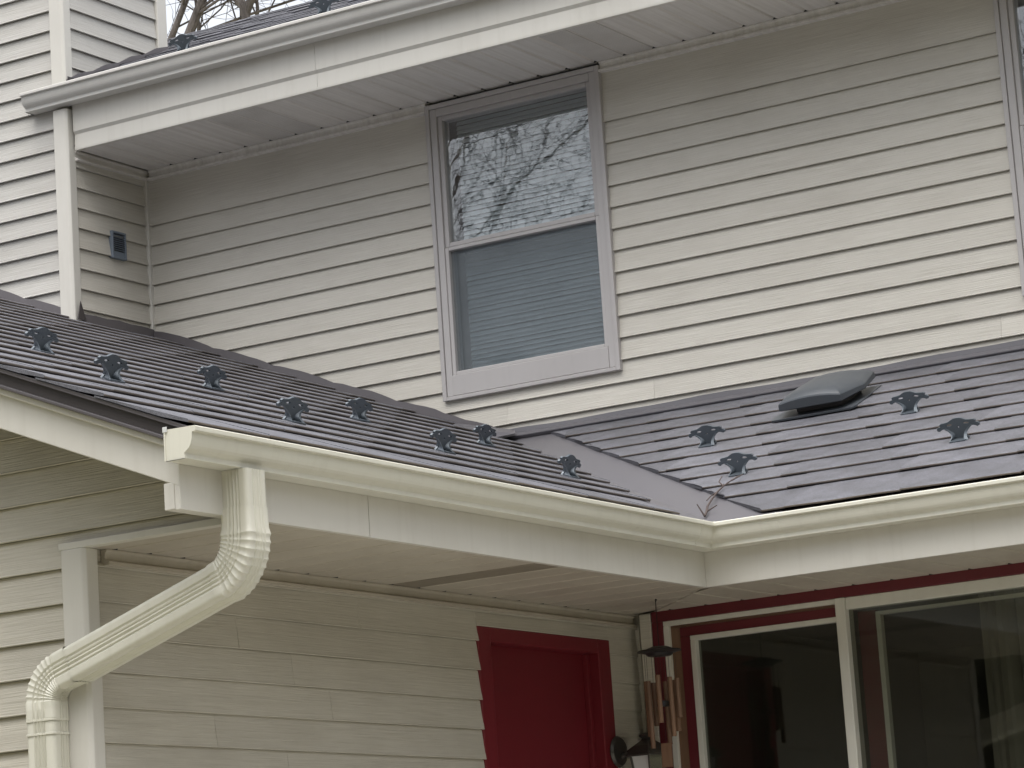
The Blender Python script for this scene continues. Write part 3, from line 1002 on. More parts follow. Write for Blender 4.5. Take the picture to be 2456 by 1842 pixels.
# ------------------------------------------------------------------ upper roof
def RU(x, y, o=0.0):
    return (x, y, UZ + US * (y - UY) + o)
mb = MB()
thick_plane(mb, [RU(XC + 0.03, 1.375), RU(5.0, 1.375), RU(5.0, 4.06), RU(XC + 0.03, 4.06)], 0.02)
thick_plane(mb, [RU(-9.0, 2.22), RU(XC + 0.03, 2.22), RU(XC + 0.03, 4.06), RU(-9.0, 4.06)], 0.02)
thick_plane(mb, [(-9.0, 4.061, UZ + US * 2.66), (5.0, 4.061, UZ + US * 2.66), (5.0, 8.0, 5.2), (-9.0, 8.0, 5.2)], 0.02)
roof_u = build('roof', mb, 'flash', house)
V = Vector((0, 1, US)).normalized()
Nn = Vector((1, 0, 0)).cross(V)
extra = MB()
i = 0
y = 1.372
while y < 3.95:
    x = XC + 0.05 if y < 2.2 else -5.6
    x += R.uniform(-0.4, 0)
    while x < 3.5:
        me = shingle_mesh(SW, 0.27, (lambda v, a=XC + 0.05 - x: a) if (x < XC + 0.05 and y < 2.2) else None, None, R.random())
        lift = R.uniform(0.0, 0.004)
        extra.add([Vector(RU(x, y, 0.001 + lift)) + Vector((1, 0, 0)) * p.co.x + V * p.co.y + Nn * p.co.z for p in me.vertices], [tuple(p.vertices) for p in me.polygons])
        bpy.data.meshes.remove(me)
        x += SW
    y += 0.2085
    i += 1
tag(build('shingles', extra, 'shingle', roof_u), None, kind='stuff')
n = 8
yy = [YC - 0.03 + (2.22 - YC + 0.03) * i / n for i in range(n + 1)]
flashing([(XC + 0.0, y, UZ + US * (y - UY) + 0.04 + (0.012 if i % 2 else 0)) for i, y in enumerate(yy)], [(XC + 0.0, y, UZ + US * (y - UY) - 0.01) for y in yy], (1, 0, 0))
build('wall_flashing', MB().box(XC + 0.0265, XC + 0.030, YC - 0.03, YC + 0.02, 5.74, 5.80), 'drip', house)

# ------------------------------------------------------------------ gutters
KP = [(0.004, 0.092), (0.003, 0.0), (0.067, 0.0), (0.0700, 0.0015), (0.0685, 0.0150), (0.0700, 0.0185), (0.078, 0.0230), (0.0860, 0.0285), (0.0915, 0.0360), (0.0950, 0.0450), (0.0975, 0.0560), (0.0990, 0.0670), (0.0995, 0.0735), (0.1105, 0.0745), (0.1125, 0.0765), (0.1125, 0.0875), (0.1105, 0.0905), (0.100, 0.0900), (0.098, 0.087)]
GB = 2.8105       # gutter bottom
low = empty('gutter', (XF, YF, GB), 'cream gutter turning the inside corner above the red door', 'gutter')
def gsheet(name, rings, mat, parent):
    o = build(name, MB().sweep(rings, False), mat, parent, False)
    md = o.modifiers.new('solid', 'SOLIDIFY')
    md.thickness = 0.0015
    md.offset = -1
    return o
ye = -3.127
gl_ = gsheet('gutter_run', [[(XF + o, ye, GB + z) for o, z in KP], [(XF + o, YF - o, GB + z) for o, z in KP]], 'gutter', low)
gsheet('gutter_run', [[(XF + o, YF - o, GB + z) for o, z in KP], [(5.0, YF - o, GB + z) for o, z in KP]], 'gutter', low)
KO = [(o + 0.0012, z - (0.0012 if z < 0.001 else 0)) for o, z in KP[2:16]] + [(0.1110, 0.0917), (0.100, 0.0912)]
gsheet('seam', [[(XF + o, YF - 0.192, GB + z) for o, z in KO], [(XF + o, YF - 0.187, GB + z) for o, z in KO]], 'gutter', low)
gsheet('seam', [[(0.252, YF - o, GB + z) for o, z in KO], [(0.257, YF - o, GB + z) for o, z in KO]], 'gutter', low)
gsheet('seam', [[(XF + o, YF - o - 0.005, GB + z) for o, z in KO], [(XF + o, YF - o, GB + z) for o, z in KO], [(XF + o + 0.005, YF - o, GB + z) for o, z in KO]], 'gutter', low)
def endcap(parent, mat, f):
    mb = MB()
    n = len(KP)
    pts = KP[:-2]
    n = len(pts)
    mb.add([f(o, z, 0.0) for o, z in pts] + [f(o, z, 0.003) for o, z in pts], [tuple(range(n)), tuple(range(2 * n - 1, n - 1, -1))] + [(i, (i + 1) % n, (i + 1) % n + n, i + n) for i in range(n)])
    o = build('end_cap', mb, mat, parent)
    # crimped flange
    fl = MB()
    for (a, b) in zip(pts[:-1], pts[1:]):
        pass
    rim = [pts[0], pts[1], pts[2]]
    ring = []
    for o_, z_ in pts:
        ring.append([f(o_ - 0.004, z_, -0.002), f(o_ + 0.001, z_, -0.002), f(o_ + 0.001, z_, 0.006), f(o_ - 0.004, z_, 0.006)])
    fl.sweep(ring[:3], True, True)
    build('cap_flange', fl, mat, o)
    return o
endcap(low, 'gutter', lambda o, z, d: (XF + o, ye - 0.001 - d, GB + z))
# bare metal patch of sealant at the cap's back corner
build('sealant', MB().box(XF - 0.004, XF + 0.012, ye - 0.008, ye - 0.0045, GB + 0.083, GB + 0.100), 'glass_frost', low, False, 0.002)

GU = 5.655
upg = empty('gutter', (XC, YC, GU), 'faded cream gutter along the edge of the upper roof', 'gutter')
xe = -4.345
yo = YC - 0.004
gsheet('gutter_run', [[(xe, yo - o, GU + z) for o, z in KP], [(5.0, yo - o, GU + z) for o, z in KP]], 'gutter_old', upg)
endcap(upg, 'gutter_old', lambda o, z, d: (xe - 0.001 - d, yo - o, GU + z))

# ------------------------------------------------------------------ downspout
ds = empty('downspout', (-0.885, -2.76, 0.0), 'cream ribbed downspout with two crimped elbows at the gable corner', 'downspout')
A, B = 0.112, 0.112
def section():
    pts = []
    a, b, r = A / 2, B / 2, 0.014
    def face(p0, p1, n, ribs):
        k = 25
        for i in range(k):
            t = i / (k - 1)
            p = (p0[0] + (p1[0] - p0[0]) * t, p0[1] + (p1[1] - p0[1]) * t)
            d = 0.0
            if ribs and 0.2 < t < 0.8:
                d = -0.0060 * (0.5 - 0.5 * math.cos((t - 0.2) / 0.6 * 2 * math.pi * 4))
            pts.append((p[0] + n[0] * d, p[1] + n[1] * d))
    def corner(cx, cy, t0):
        for i in range(1, 5):
            t = t0 + math.pi / 2 * i / 5
            pts.append((cx + r * math.cos(t), cy + r * math.sin(t)))
    # local p = in-plane normal axis, q = +Y
    face((-a + r, -b), (a - r, -b), (0, -1), True)
    corner(a - r, -b + r, -math.pi / 2)
    face((a, -b + r), (a, b - r), (1, 0), True)
    corner(a - r, b - r, 0)
    face((a - r, b), (-a + r, b), (0, 1), True)
    corner(-a + r, b - r, math.pi / 2)
    face((-a, b - r), (-a, -b + r), (-1, 0), True)
    corner(-a + r, -b + r, math.pi)
    return pts
SEC = section()
def ring_at(p, ang, s=1.0, crimp=0.0, yc=None):
    """ang: heading of travel in the XZ plane measured from straight down towards -X"""
    nx, nz = math.cos(ang), -math.sin(ang)        # local +p axis (was +X when ang = 0)
    out = []
    for a, b in SEC:
        k = 1.0
        if crimp:
            k = 1.0 + crimp
        aa, bb = a * s * k, b * s * k
        out.append((p[0] + nx * aa, p[1] + bb, p[2] + nz * aa))
    return out
def run(name, pts, mat='gutter', cap=False):
    o = build(name, MB().sweep([ring_at(*q) for q in pts], True, cap), mat, ds, True)
    return o
y_top, y_bot = -2.817, -2.757
ANG = math.radians(74)
rc = 0.092
cx1, cz1 = -0.073 - rc, 2.585
run('outlet_pipe', [((-0.073, y_top, 2.8095), 0, 0.90), ((-0.073, y_top, 2.66), 0, 0.90)])
p = [((-0.073, y_top, 2.700), 0, 0.935), ((-0.073, y_top, 2.640), 0, 0.96)]
NC = 9
yA = y_top
for k in range(NC * 4 + 1):
    t = k / (NC * 4)
    a = ANG * t
    ph = k % 4
    cr = 0.034 if ph == 0 else (-0.004 if ph in (1, 3) else -0.016)
    p.append(((cx1 + rc * math.cos(a), yA, cz1 + 0.035 * (1 - t) - rc * math.sin(a)), a, 1.0, cr))
e1 = (cx1 + rc * math.cos(ANG), cz1 - rc * math.sin(ANG))
run('elbow', p + [((e1[0] - 0.03 * math.sin(ANG), yA, e1[1] - 0.03 * math.cos(ANG)), ANG, 1.0)])
x2 = -0.885 + rc - rc * math.cos(ANG)
ln = (e1[0] - x2) / math.sin(ANG)
z2 = e1[1] - ln * math.cos(ANG)
run('offset_pipe', [((e1[0], yA, e1[1]), ANG, 0.97), ((x2, y_bot, z2), ANG, 0.97)])
p = []
ex = 0.055
p.append(((x2 + ex * math.sin(ANG), y_bot - 0.004, z2 + ex * math.cos(ANG)), ANG, 1.03))
p.append(((x2, y_bot, z2), ANG, 1.02))
c2x, c2z = -0.885 + rc, z2 - rc * math.sin(ANG)
for k in range(NC * 4 + 1):
    t = k / (NC * 4)
    a = ANG * (1 - t)
    ph = k % 4
    cr = 0.034 if ph == 0 else (-0.004 if ph in (1, 3) else -0.016)
    p.append(((c2x - rc * math.cos(a), y_bot, c2z + rc * math.sin(a)), a, 1.0, cr))
p.append(((-0.885, y_bot, c2z - 0.06), 0, 1.0))
run('elbow', p)
run('pipe', [((-0.885, y_bot, c2z - 0.02), 0, 1.02), ((-0.885, y_bot, c2z - 0.05), 0, 1.035), ((-0.885, y_bot, c2z - 0.055), 0, 0.985), ((-0.885, y_bot, 0.05), 0, 0.985)])
for i in range(2):
    zz = c2z - 0.055 - i * 0.042
    run('strap', [((-0.885, y_bot, zz - 0.004), 0, 1.01), ((-0.885, y_bot, zz - 0.003), 0, 1.05), ((-0.885, y_bot, zz + 0.003), 0, 1.05), ((-0.885, y_bot, zz + 0.004), 0, 1.01)])
build('bracket', MB().box(-0.865, -0.905, y_bot + 0.055, YG - 0.022, c2z - 0.10, c2z - 0.06), 'gutter', ds)

# ------------------------------------------------------------------ snow guards
def guard_meshes():
    # outline of the upright plate, right half, in (u, w); mirrored
    half = [(0.0, 0.104), (0.012, 0.103), (0.022, 0.098), (0.034, 0.090), (0.050, 0.087), (0.064, 0.086), (0.070, 0.080), (0.068, 0.073), (0.056, 0.0715), (0.056, 0.069),
            (0.066, 0.071), (0.077, 0.069), (0.083, 0.062), (0.081, 0.053), (0.074, 0.050), (0.068, 0.055), (0.058, 0.0585), (0.044, 0.053), (0.034, 0.044), (0.025, 0.030), (0.024, 0.014), (0.032, 0.0)]
    cu = bpy.data.curves.new('guard', 'CURVE')
    cu.dimensions = '2D'
    cu.fill_mode = 'BOTH'
    cu.extrude = 0.004
    cu.bevel_depth = 0.0012
    def spl(pts):
        s = cu.splines.new('POLY')
        s.points.add(len(pts) - 1)
        for q, (a, b) in zip(s.points, pts):
            q.co = (a, b, 0, 1)
        s.use_cyclic_u = True
    spl(half + [(-a, b) for a, b in reversed(half[1:])])
    def ell(cx, cy, rx, ry, rot=0, n=12):
        out = []
        for k in range(n):
            t = -2 * math.pi * k / n
            x, y = rx * math.cos(t), ry * math.sin(t)
            out.append((cx + x * math.cos(rot) - y * math.sin(rot), cy + x * math.sin(rot) + y * math.cos(rot)))
        return out
    spl(ell(0, 0.058, 0.0052, 0.0052))
    spl(ell(0.033, 0.0735, 0.0125, 0.0058, -0.1))
    spl(ell(-0.033, 0.0735, 0.0125, 0.0058, 0.1))
    to = bpy.data.objects.new('tmp', cu)
    COL.objects.link(to)
    bpy.context.view_layer.update()
    me = bpy.data.meshes.new_from_object(to.evaluated_get(bpy.context.evaluated_depsgraph_get()))
    bpy.data.objects.remove(to)
    me.name = 'upright_plate'
    for v in me.vertices:      # (u, w, t) -> (u, v=-t, w), leaning slightly downslope
        a, b, c = v.co
        v.co = (a, -c + 0.0 * b, b + 0.004)
    me.materials.clear()
    me.materials.append(M['guard'])
    # flared ribs from the horns down to the foot
    ribs = []
    for s in (-1, 1):
        rings = []
        for k in range(9):
            t = k / 8
            z = 0.064 * (1 - t) + 0.005 * t
            u0 = s * (0.052 * (1 - t) ** 2.2 + 0.014 * (1 - (1 - t) ** 2.2) + 0.010 * t ** 4)
            out = 0.010 + 0.036 * t ** 2.4
            th = 0.004
            rings.append([(u0 - th, -0.003, z), (u0 - th + s * 0.008 * t, -out, z * 0.98), (u0 + th + s * 0.014 * t, -out, z * 0.98), (u0 + th, -0.003, z)])
        ribs.append(MB().sweep(rings, True, True).mesh('rib'))
        ribs[-1].materials.append(M['guard'])
    # foot plate and strap running up under the shingle
    mb = MB()
    fp = [(-0.034, -0.046), (-0.028, -0.056), (0.028, -0.056), (0.034, -0.046), (0.032, 0.0), (0.020, 0.012), (-0.020, 0.012), (-0.032, 0.0)]
    n = len(fp)
    mb.add([(a, b, 0.001) for a, b in fp] + [(a, b, 0.008) for a, b in fp], [tuple(range(n - 1, -1, -1)), tuple(range(n, 2 * n))] + [(i, (i + 1) % n, (i + 1) % n + n, i + n) for i in range(n)])
    foot = mb.mesh('foot_plate')
    foot.materials.append(M['guard'])
    return me, ribs, foot
G_UP, G_RIB, G_FOOT = guard_meshes()
for me in [G_UP] + G_RIB + [G_FOOT]:
    for p_ in me.polygons:
        p_.use_smooth = False

def snow_guard(label, org, U, V, group, scale=1.0):
    root = bpy.data.objects.new('snow_guard', None)
    COL.objects.link(root)
    root.empty_display_size = 0.05
    U, V = Vector(U).normalized(), Vector(V).normalized()
    Nn = U.cross(V)
    m = Matrix(((U.x, V.x, Nn.x, org[0]), (U.y, V.y, Nn.y, org[1]), (U.z, V.z, Nn.z, org[2]), (0, 0, 0, 1)))
    root.matrix_basis = m @ Matrix.Rotation(R.uniform(-0.03, 0.03), 4, 'Z') @ Matrix.Diagonal((1.03, 0.92, 0.77, 1.0))
    tag(root, label, 'snow guard', group)
    for nm, me in (('upright_plate', G_UP), ('rib', G_RIB[0]), ('rib', G_RIB[1]), ('foot_plate', G_FOOT)):
        o = bpy.data.objects.new(nm, me)
        COL.objects.link(o)
        o.parent = root
    return root

lg = 'snow guards on the lower roofs'
left_guards = [
    (-1.457, -2.017, 'leftmost snow guard on the left lower roof, upper row'),
    (-0.842, -2.412, 'second snow guard from the left, lower row above the rake end'),
    (-1.383, -1.155, 'third snow guard from the left, upper row of the left roof'),
    (-0.620, -1.734, 'fourth snow guard from the left, lower row of the left roof'),
    (-1.312, -0.315, 'fifth snow guard from the left, upper row of the left roof'),
    (-0.612, -0.821, 'sixth snow guard from the left, below the window corner'),
    (-1.366, 0.683, 'small snow guard closest to the top of the roof valley, on the left roof'),
    (-0.613, 0.066, 'rightmost snow guard on the left roof, near the valley foot'),
]
for x, y, lab in left_guards:
    snow_guard(lab, (x - 0.045, y + 0.0, roofz(x - 0.045) + 0.002), (0, 1, 0), VL, lg)
right_guards = [
    (-0.612, 1.149, 'snow guard on the right roof, upper left, nearest the valley'),
    (-0.199, 0.597, 'snow guard on the right roof just above the twig'),
    (0.311, 1.144, 'snow guard on the right roof, just right of the roof vent'),
    (0.749, 0.580, 'rightmost snow guard on the right roof, lower row'),
]
for x, y, lab in right_guards:
    snow_guard(lab, (x, y + 0.042, ZE + SR * (y + 0.042 + X0) + 0.002), (1, 0, 0), VR, lg)
for x, y, lab in ((-3.425, 1.455, 'dark snow guard on the upper roof beside the chimney chase'), (-2.60, 1.47, 'dark snow guard at the top edge of the photo on the upper roof')):
    snow_guard(lab, RU(x, y, 0.022), (1, 0, 0), (0, 1, US), 'snow guards on the upper roof')

# ------------------------------------------------------------------ roof vent on the right roof
rv = empty('roof_vent', RR(-0.23, 1.48), 'grey hooded roof vent on the right lower roof', 'roof vent')
def rp(x, y, w):
    x, y = x + 0.072, y - 0.148
    return Vector((x, y, ZE + SR * (y + X0))) + Vector((0, -SR, 1)).normalized() * w
mb = MB()
fl = [(-0.490, 1.545), (-0.478, 1.520), (-0.115, 1.528), (-0.10, 1.552), (-0.12, 1.86), (-0.47, 1.86)]
n = len(fl)
mb.add([rp(a, b, 0.006) for a, b in fl] + [rp(a, b, 0.0135 if b < 1.6 else 0.009) for a, b in fl], [tuple(range(n - 1, -1, -1)), tuple(range(n, 2 * n))] + [(i, (i + 1) % n, (i + 1) % n + n, i + n) for i in range(n)])
build('flange', mb, 'vent', rv)
mb = MB()
mb.sweep([[rp(-0.395, 1.60, w), rp(-0.185, 1.60, w), rp(-0.185, 1.80, w), rp(-0.395, 1.80, w)] for w in (0.008, 0.085)], True, True)
build('stack', mb, 'drip', rv)
for sx in (-0.36, -0.22):
    build('screw', MB().lathe([(0.0, -0.004), (0.005, -0.003), (0.005, 0.002)], rp(sx, 1.598, 0.045), 8), 'vent', rv)
BASE = [(-0.435, 1.525), (-0.15, 1.532), (-0.108, 1.69), (-0.135, 1.86), (-0.42, 1.86), (-0.47, 1.66)]
def hood_ring(w, inset, crown):
    cx_, cy_ = -0.29, 1.70
    pts = []
    nb = len(BASE)
    for k in range(nb):
        a, b_ = BASE[k], BASE[(k + 1) % nb]
        for q in range(6):
            t = q / 6
            x = a[0] + (b_[0] - a[0]) * t
            y = a[1] + (b_[1] - a[1]) * t
            x = cx_ + (x - cx_) * (1 - inset)
            y = cy_ + (y - cy_) * (1 - inset)
            rx = (x - cx_) / 0.18
            pts.append(rp(x, y, w + crown * max(0.0, 1 - rx * rx)))
    return pts
mb = MB()
mb.sweep([hood_ring(0.044, 0.03, 0.0), hood_ring(0.048, 0.0, 0.0), hood_ring(0.064, 0.010, 0.022), hood_ring(0.068, 0.03, 0.024), hood_ring(0.075, 0.14, 0.028), hood_ring(0.080, 0.35, 0.030), hood_ring(0.082, 0.7, 0.030)], True, True)
build('hood', mb, 'vent', rv, True)

# ------------------------------------------------------------------ wall vent on the return wall
wv = empty('wall_vent', (XC, 1.74, 4.99), 'small grey louvred vent on the short return wall', 'wall vent')
boxo('back', XC + 0.004, XC + 0.016, 1.689, 1.791, 4.935, 5.066, 'cavity', wv)
for a, b_, c, d in ((1.685, 1.695, 4.931, 5.070), (1.785, 1.795, 4.931, 5.070), (1.6951, 1.7849, 5.060, 5.070), (1.6951, 1.7849, 4.931, 4.941)):
    boxo('frame', XC + 0.004, XC + 0.030, a, b_, c, d, 'grille', wv, 0.002)
for k in range(8):
    z = 4.975 + k * 0.0105
    build('louvre', MB().add([(XC + 0.017, 1.696, z + 0.008), (XC + 0.017, 1.784, z + 0.008), (XC + 0.028, 1.784, z), (XC + 0.028, 1.696, z), (XC + 0.017, 1.696, z + 0.006), (XC + 0.017, 1.784, z + 0.006), (XC + 0.028, 1.784, z - 0.002), (XC + 0.028, 1.696, z - 0.002)], [(0, 1, 2, 3), (7, 6, 5, 4), (3, 2, 6, 7), (0, 3, 7, 4), (1, 5, 6, 2)]), 'grille', wv)
boxo('flap', XC + 0.0165, XC + 0.024, 1.696, 1.784, 4.942, 4.968, 'grille', wv)

# ------------------------------------------------------------------ wall lantern
LX, LY, LZ = XD + 0.150, 0.475, 2.058
lan = empty('wall_lantern', (XD, LY, 2.14), 'dark metal lantern on the wall beside the red door', 'lantern')
build('back_plate', MB().lathe([(0.0, 0.012), (0.058, 0.012), (0.062, 0.018), (0.054, 0.028), (0.03, 0.034), (0.0, 0.036)], (XD, LY, 2.135), 20, 'X'), 'iron', lan, True)
build('arm', MB().tube([(XD + 0.03, LY, 2.115), (XD + 0.06, LY, 2.125), (XD + 0.09, LY, 2.142), (XD + 0.12, LY, 2.150), (LX, LY, 2.150)], [0.012, 0.011, 0.010, 0.010, 0.011], 10), 'iron', lan, True)
roofm = build('lantern_roof', MB().lathe([(0.0, 0.140), (0.020, 0.138), (0.034, 0.130), (0.036, 0.124), (0.024, 0.116), (0.032, 0.108), (0.066, 0.088), (0.098, 0.060), (0.102, 0.052), (0.096, 0.047), (0.0, 0.047)], (LX, LY, LZ), 6), 'iron', lan)
for k in range(6):
    t = 2 * math.pi * k / 6
    build('finial', MB().lathe([(0.0, 0.0), (0.006, 0.004), (0.004, 0.010), (0.0, 0.013)], (LX + 0.099 * math.cos(t), LY + 0.099 * math.sin(t), LZ + 0.055), 8), 'iron', roofm)
    build('cage_bar', MB().tube([(LX + 0.080 * math.cos(t), LY + 0.080 * math.sin(t), LZ + 0.052), (LX + 0.048 * math.cos(t), LY + 0.048 * math.sin(t), LZ - 0.135)], 0.004, 6), 'iron', lan)
    t2 = t + math.pi / 3
    build('glass_panel', MB().add([(LX + r_ * math.cos(a), LY + r_ * math.sin(a), LZ + z_) for r_, a, z_ in ((0.076, t, 0.050), (0.076, t2, 0.050), (0.045, t2, -0.13), (0.045, t, -0.13), (0.073, t, 0.050), (0.073, t2, 0.050), (0.042, t2, -0.13), (0.042, t, -0.13))], [(0, 1, 2, 3), (7, 6, 5, 4), (0, 3, 7, 4), (1, 5, 6, 2), (0, 4, 5, 1), (2, 6, 7, 3)]), 'glass_frost' if k % 2 == 0 else 'glass_door', lan)
build('lantern_base', MB().lathe([(0.0, -0.165), (0.010, -0.162), (0.016, -0.150), (0.050, -0.142), (0.052, -0.134), (0.0, -0.133)], (LX, LY, LZ), 6), 'iron', lan)

# ------------------------------------------------------------------ wind chime
CXx, CY, CZ = -0.412, 0.255, 2.480
ch = empty('wind_chime', (CXx, CY, 2.0), 'wind chime with black disc and wooden tubes by the glass door', 'wind chime')
build('disc', MB().lathe([(0.0, 0.020), (0.03, 0.018), (0.055, 0.008), (0.082, 0.004), (0.085, -0.001), (0.055, -0.008), (0.045, -0.018), (0.0, -0.020)], (CXx, CY, CZ), 28), 'black', ch, True)
build('hanging_cord', MB().tube([(CXx, CY, CZ + 0.015), (CXx, CY, ZS - 0.001)], 0.0018, 5), 'black', ch)
build('hook', MB().tube([(CXx, CY, ZS - 0.012), (CXx + 0.006, CY, ZS - 0.005), (CXx, CY, ZS)], 0.0022, 6), 'iron', ch)
rr = random.Random(5)
for k in range(8):
    t = 2 * math.pi * (k + 0.35) / 8
    r_ = 0.060
    px, py = CXx + r_ * math.cos(t), CY + r_ * math.sin(t)
    top = CZ - 0.095 - rr.uniform(0, 0.02)
    ln_ = 0.15 + 0.12 * ((k * 3) % 8) / 8
    tb = build('chime_tube', MB().tube([(px, py, top), (px + 0.002, py, top - ln_)], 0.0095, 12), 'wood', ch, True)
    build('string', MB().tube([(px, py, CZ - 0.004), (px, py, top)], 0.0008, 4), 'black', ch)
build('clapper', MB().lathe([(0.0, 0.012), (0.024, 0.010), (0.026, -0.010), (0.0, -0.012)], (CXx, CY, CZ - 0.20), 16), 'black', ch)
build('string', MB().tube([(CXx, CY, CZ - 0.018), (CXx, CY, CZ - 0.36)], 0.0008, 4), 'black', ch)
build('sail', MB().box(CXx - 0.022, CXx + 0.022, CY - 0.003, CY + 0.003, CZ - 0.44, CZ - 0.35), 'wood', ch)

# ------------------------------------------------------------------ twig lying in the valley
tw = empty('twig', (-0.04, 0.10, 2.95), 'bare reddish twig lying across the foot of the roof valley', 'twig')
def rl(x, y, w):
    return (x, y, max(ZE + SR * (y + X0), roofz(x)) - 0.01 + w)
main = [rl(-0.079, 0.080, 0.012), rl(-0.092, 0.123, 0.016), rl(-0.122, 0.19, 0.018), rl(-0.140, 0.26, 0.022), rl(-0.156, 0.344, 0.026), rl(-0.160, 0.408, 0.030), rl(-0.150, 0.455, 0.034), rl(-0.138, 0.495, 0.038)]
build('stem', MB().tube(main, [0.0048, 0.0046, 0.0044, 0.0040, 0.0036, 0.0030, 0.0024, 0.0016], 6), 'twig', tw, True)
for pts in ([main[0], rl(-0.105, 0.075, 0.05)], [main[4], rl(-0.175, 0.33, 0.02), rl(-0.165, 0.27, 0.02)], [main[5], rl(-0.195, 0.44, 0.04), rl(-0.20, 0.48, 0.05)], [main[6], rl(-0.12, 0.50, 0.04)], [main[1], rl(-0.055, 0.14, 0.03)]):
    build('side_shoot', MB().tube(pts, [0.0036] + [0.0022] * (len(pts) - 1), 5), 'twig', tw)

# ------------------------------------------------------------------ bare trees
def bare_tree(label, base, h, r0, lean, seed, levels=4, dens=7, crown_from=0.35, spread=0.55, group=None, min_r=0.004, trunk_pts=None, bfac=0.62):
    rr = random.Random(seed)
    root = empty('bare_tree', base, label, 'tree', group)
    trunk, crown = MB(), MB()
    def branch(p, d, ln, r, lev, given=None):
        steps = 5 if lev < 2 else 4
        pts, rad = [Vector(p)], [r]
        d = Vector(d).normalized()
        for s in range(steps):
            wob_ = Vector((rr.uniform(-1, 1), rr.uniform(-1, 1), rr.uniform(-0.5, 0.9))) * (0.10 if lev == 0 else 0.24)
            d = (d + wob_ + Vector((0, 0, 0.05 if lev else 0))).normalized()
            pts.append(pts[-1] + d * ln / steps)
            rad.append(max(r * (1 - 0.72 * (s + 1) / steps), min_r * 0.5))
        if given:
            pts = [Vector(q[0]) for q in given]
            rad = [q[1] for q in given]
            steps = len(pts) - 1
        (trunk if lev < 2 else crown).tube(pts, rad, 9 if lev == 0 else (6 if lev == 1 else 3), lev < 2)
        if lev >= levels:
            return
        n = dens if lev == 0 else (dens if lev < 3 else dens - 1)
        for k in range(n):
            t = crown_from + (1 - crown_from) * (k + rr.random()) / n if lev == 0 else 0.2 + 0.8 * (k + rr.random()) / n
            f = t * steps
            i0 = min(int(f), steps - 1)
            q = pts[i0].lerp(pts[i0 + 1], f - i0)
            dd = (pts[i0 + 1] - pts[i0]).normalized()
            az = rr.uniform(0, 2 * math.pi)
            side = dd.orthogonal().normalized()
            side = Matrix.Rotation(az, 3, dd) @ side
            nd = (dd * (1 - spread) + side * spread).normalized()
            rl_ = rad[i0] * (bfac if lev == 0 else 0.55)
            branch(q, nd, ln * rr.uniform(0.38, 0.62) * (1.0 if lev else 0.9), max(rl_, min_r), lev + 1)
    branch(Vector(base), lean, h, r0, 0, trunk_pts)
    o = build('trunk', trunk, 'bark', root, True)
    build('crown', crown, 'twigs', root)
    return root

# behind the house (seen over the upper roof)
bg = 'bare trees behind the house'
Yb = 17.0
def tp(pts):
    return [((x, Yb + dy, z), r_) for x, dy, z, r_ in pts]
bare_tree('thick leaning bare trunk over the upper roof beside the chase', (-17.9, Yb, 0), 7, 0.2, (0, 0, 1), 11, 3, 9, 0.50, 0.5, bg, 0.0045, bfac=0.32, trunk_pts=
          tp([(-17.9, 0, 0, 0.1360), (-17.6, 0, 4, 0.1088), (-16.75, 0, 9.0, 0.0816), (-15.113, 0, 12.01, 0.0578), (-14.874, 0, 12.414, 0.0530), (-13.9, 0, 14.3, 0.0408), (-13.0, 0, 17.5, 0.0136)]))
bare_tree('thinner leaning bare trunk beside the chimney chase edge', (-18.6, Yb + 0.4, 0), 7, 0.2, (0, 0, 1), 12, 3, 9, 0.50, 0.5, bg, 0.0045, bfac=0.32, trunk_pts=
          tp([(-18.6, 0.4, 0, 0.1020), (-18.2, 0.4, 4, 0.0816), (-17.2, 0.3, 9.0, 0.0578), (-15.357, 0, 12.036, 0.0394), (-15.104, 0, 12.466, 0.0354), (-14.2, 0, 14.4, 0.0272), (-13.6, 0, 17.0, 0.0102)]))
fork = bare_tree('bare tree with a wide fork above the upper roof', (-14.1, Yb, 0), 6, 0.2, (0, 0, 1), 13, 3, 10, 0.60, 0.55, bg, 0.0045, bfac=0.32, trunk_pts=
          tp([(-14.1, 0, 0, 0.1292), (-14.2, 0, 6, 0.0884), (-14.275, 0, 11.2, 0.0578), (-14.277, 0, 12.057, 0.0503), (-14.285, 0, 12.20, 0.0598), (-14.42, 0, 12.36, 0.0510), (-14.75, 0, 12.75, 0.0340), (-15.3, 0, 14.5, 0.0204)]))
build('limb', MB().tube([(-14.277, Yb, 12.10), (-14.20, Yb, 12.26), (-14.08, Yb, 12.42), (-13.8, Yb, 12.9), (-13.5, Yb, 14.5)], [0.042, 0.05, 0.042, 0.03, 0.014], 9), 'bark', fork, True)
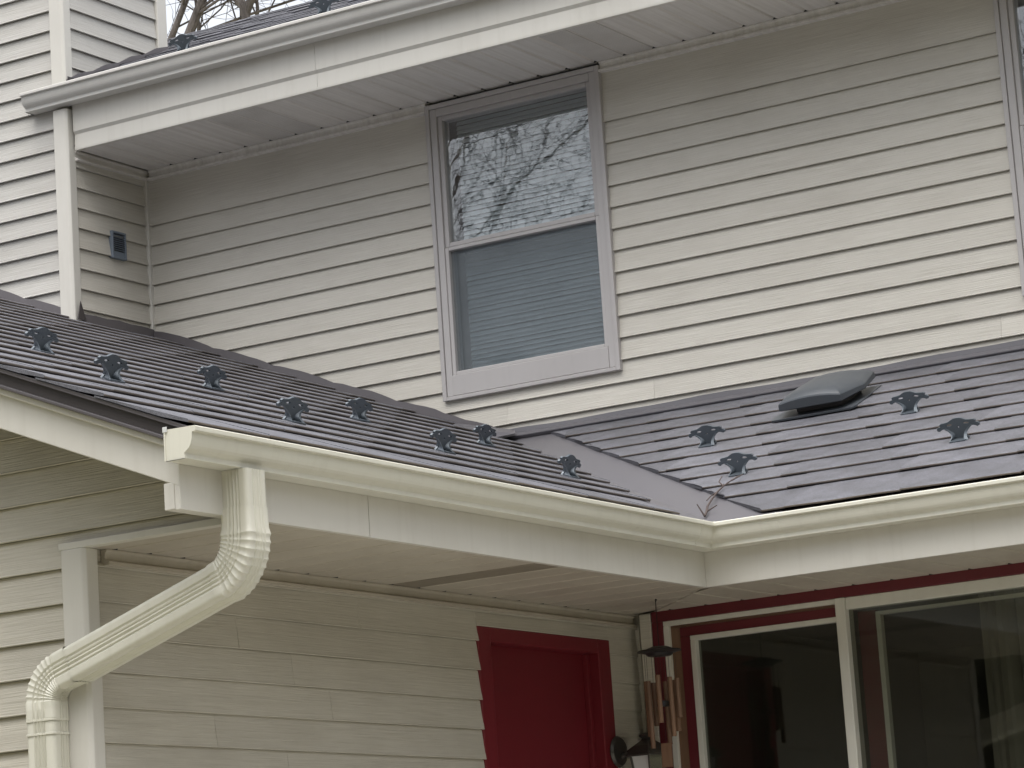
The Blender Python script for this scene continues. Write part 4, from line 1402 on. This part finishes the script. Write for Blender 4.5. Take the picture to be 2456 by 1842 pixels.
for (bx, sd, lab) in ((-14.83, 14, 'slender far bare tree just right of the leaning trunk'), (-14.60, 15, 'slender far bare tree left of the forked tree'), (-15.45, 16, 'slender bare sapling against the chase corner'), (-13.6, 18, 'slender bare sapling right of the forked tree')):
    bare_tree(lab, (bx, Yb + 0.6, 0), 4.6, 0.05, (0, 0, 1), sd, 3, 15, 0.60, 0.5, bg, 0.0045, bfac=0.45, trunk_pts=
          tp([(bx + 0.1, 0.6, 0, 0.06), (bx - 0.05, 0.6, 5, 0.045), (bx + 0.02, 0.6, 9, 0.032), (bx, 0.6, 11.5, 0.024), (bx + 0.06, 0.6, 12.4, 0.020), (bx - 0.04, 0.6, 13.5, 0.012), (bx, 0.6, 15, 0.006)]))
# in the yard, seen only mirrored in the window
yg = 'bare yard trees mirrored in the upper window'
bare_tree('bare tree mirrored in the upper window pane', (-14.5, -17.5, 0), 15.0, 0.065, (0.03, 0.02, 1), 21, 4, 8, 0.25, 0.5, yg, 0.0055, bfac=0.5)
bare_tree('bare tree mirrored in the upper window pane', (-12.3, -24.5, 0), 17.0, 0.07, (0, 0, 1), 22, 4, 8, 0.25, 0.5, yg, 0.0055, bfac=0.5)
bare_tree('bare tree mirrored in the upper window pane', (-18.5, -22.5, 0), 18.0, 0.07, (0.05, 0, 1), 23, 4, 8, 0.25, 0.5, yg, 0.0055, bfac=0.5)
# added ring of woods blocking low sky light, also mirrored in the glass door
rr = random.Random(31)
mb = MB()
for k in range(90000):
    t = rr.uniform(-195, 15)
    rad_ = rr.uniform(28, 36)
    a_ = math.radians(t)
    dip = math.exp(-((t + 121) / 13.0) ** 2)
    hmax = 12.8 - 3.3 * dip + 1.0 * math.sin(t * 0.31) + 0.7 * math.sin(t * 0.83)
    z = hmax * rr.random() ** 0.75
    a, b_, c = (Vector((rr.uniform(-1, 1), rr.uniform(-1, 1), rr.uniform(-1, 1))) * 0.55 for _ in range(3))
    p_ = Vector((rad_ * math.cos(a_), rad_ * math.sin(a_), z))
    mb.add([p_ + a, p_ + b_, p_ + c], [(0, 1, 2)])
me = bpy.data.meshes.new('sky_block_brush')
me.from_pydata(mb.v, [], mb.f)
tag(link('sky_block_brush', me, bark_mat('brush_leaves', (0.045, 0.042, 0.026), (0.09, 0.08, 0.05))), 'added olive woods around the yard, shaped to block low sky light', 'woods', kind='stuff')
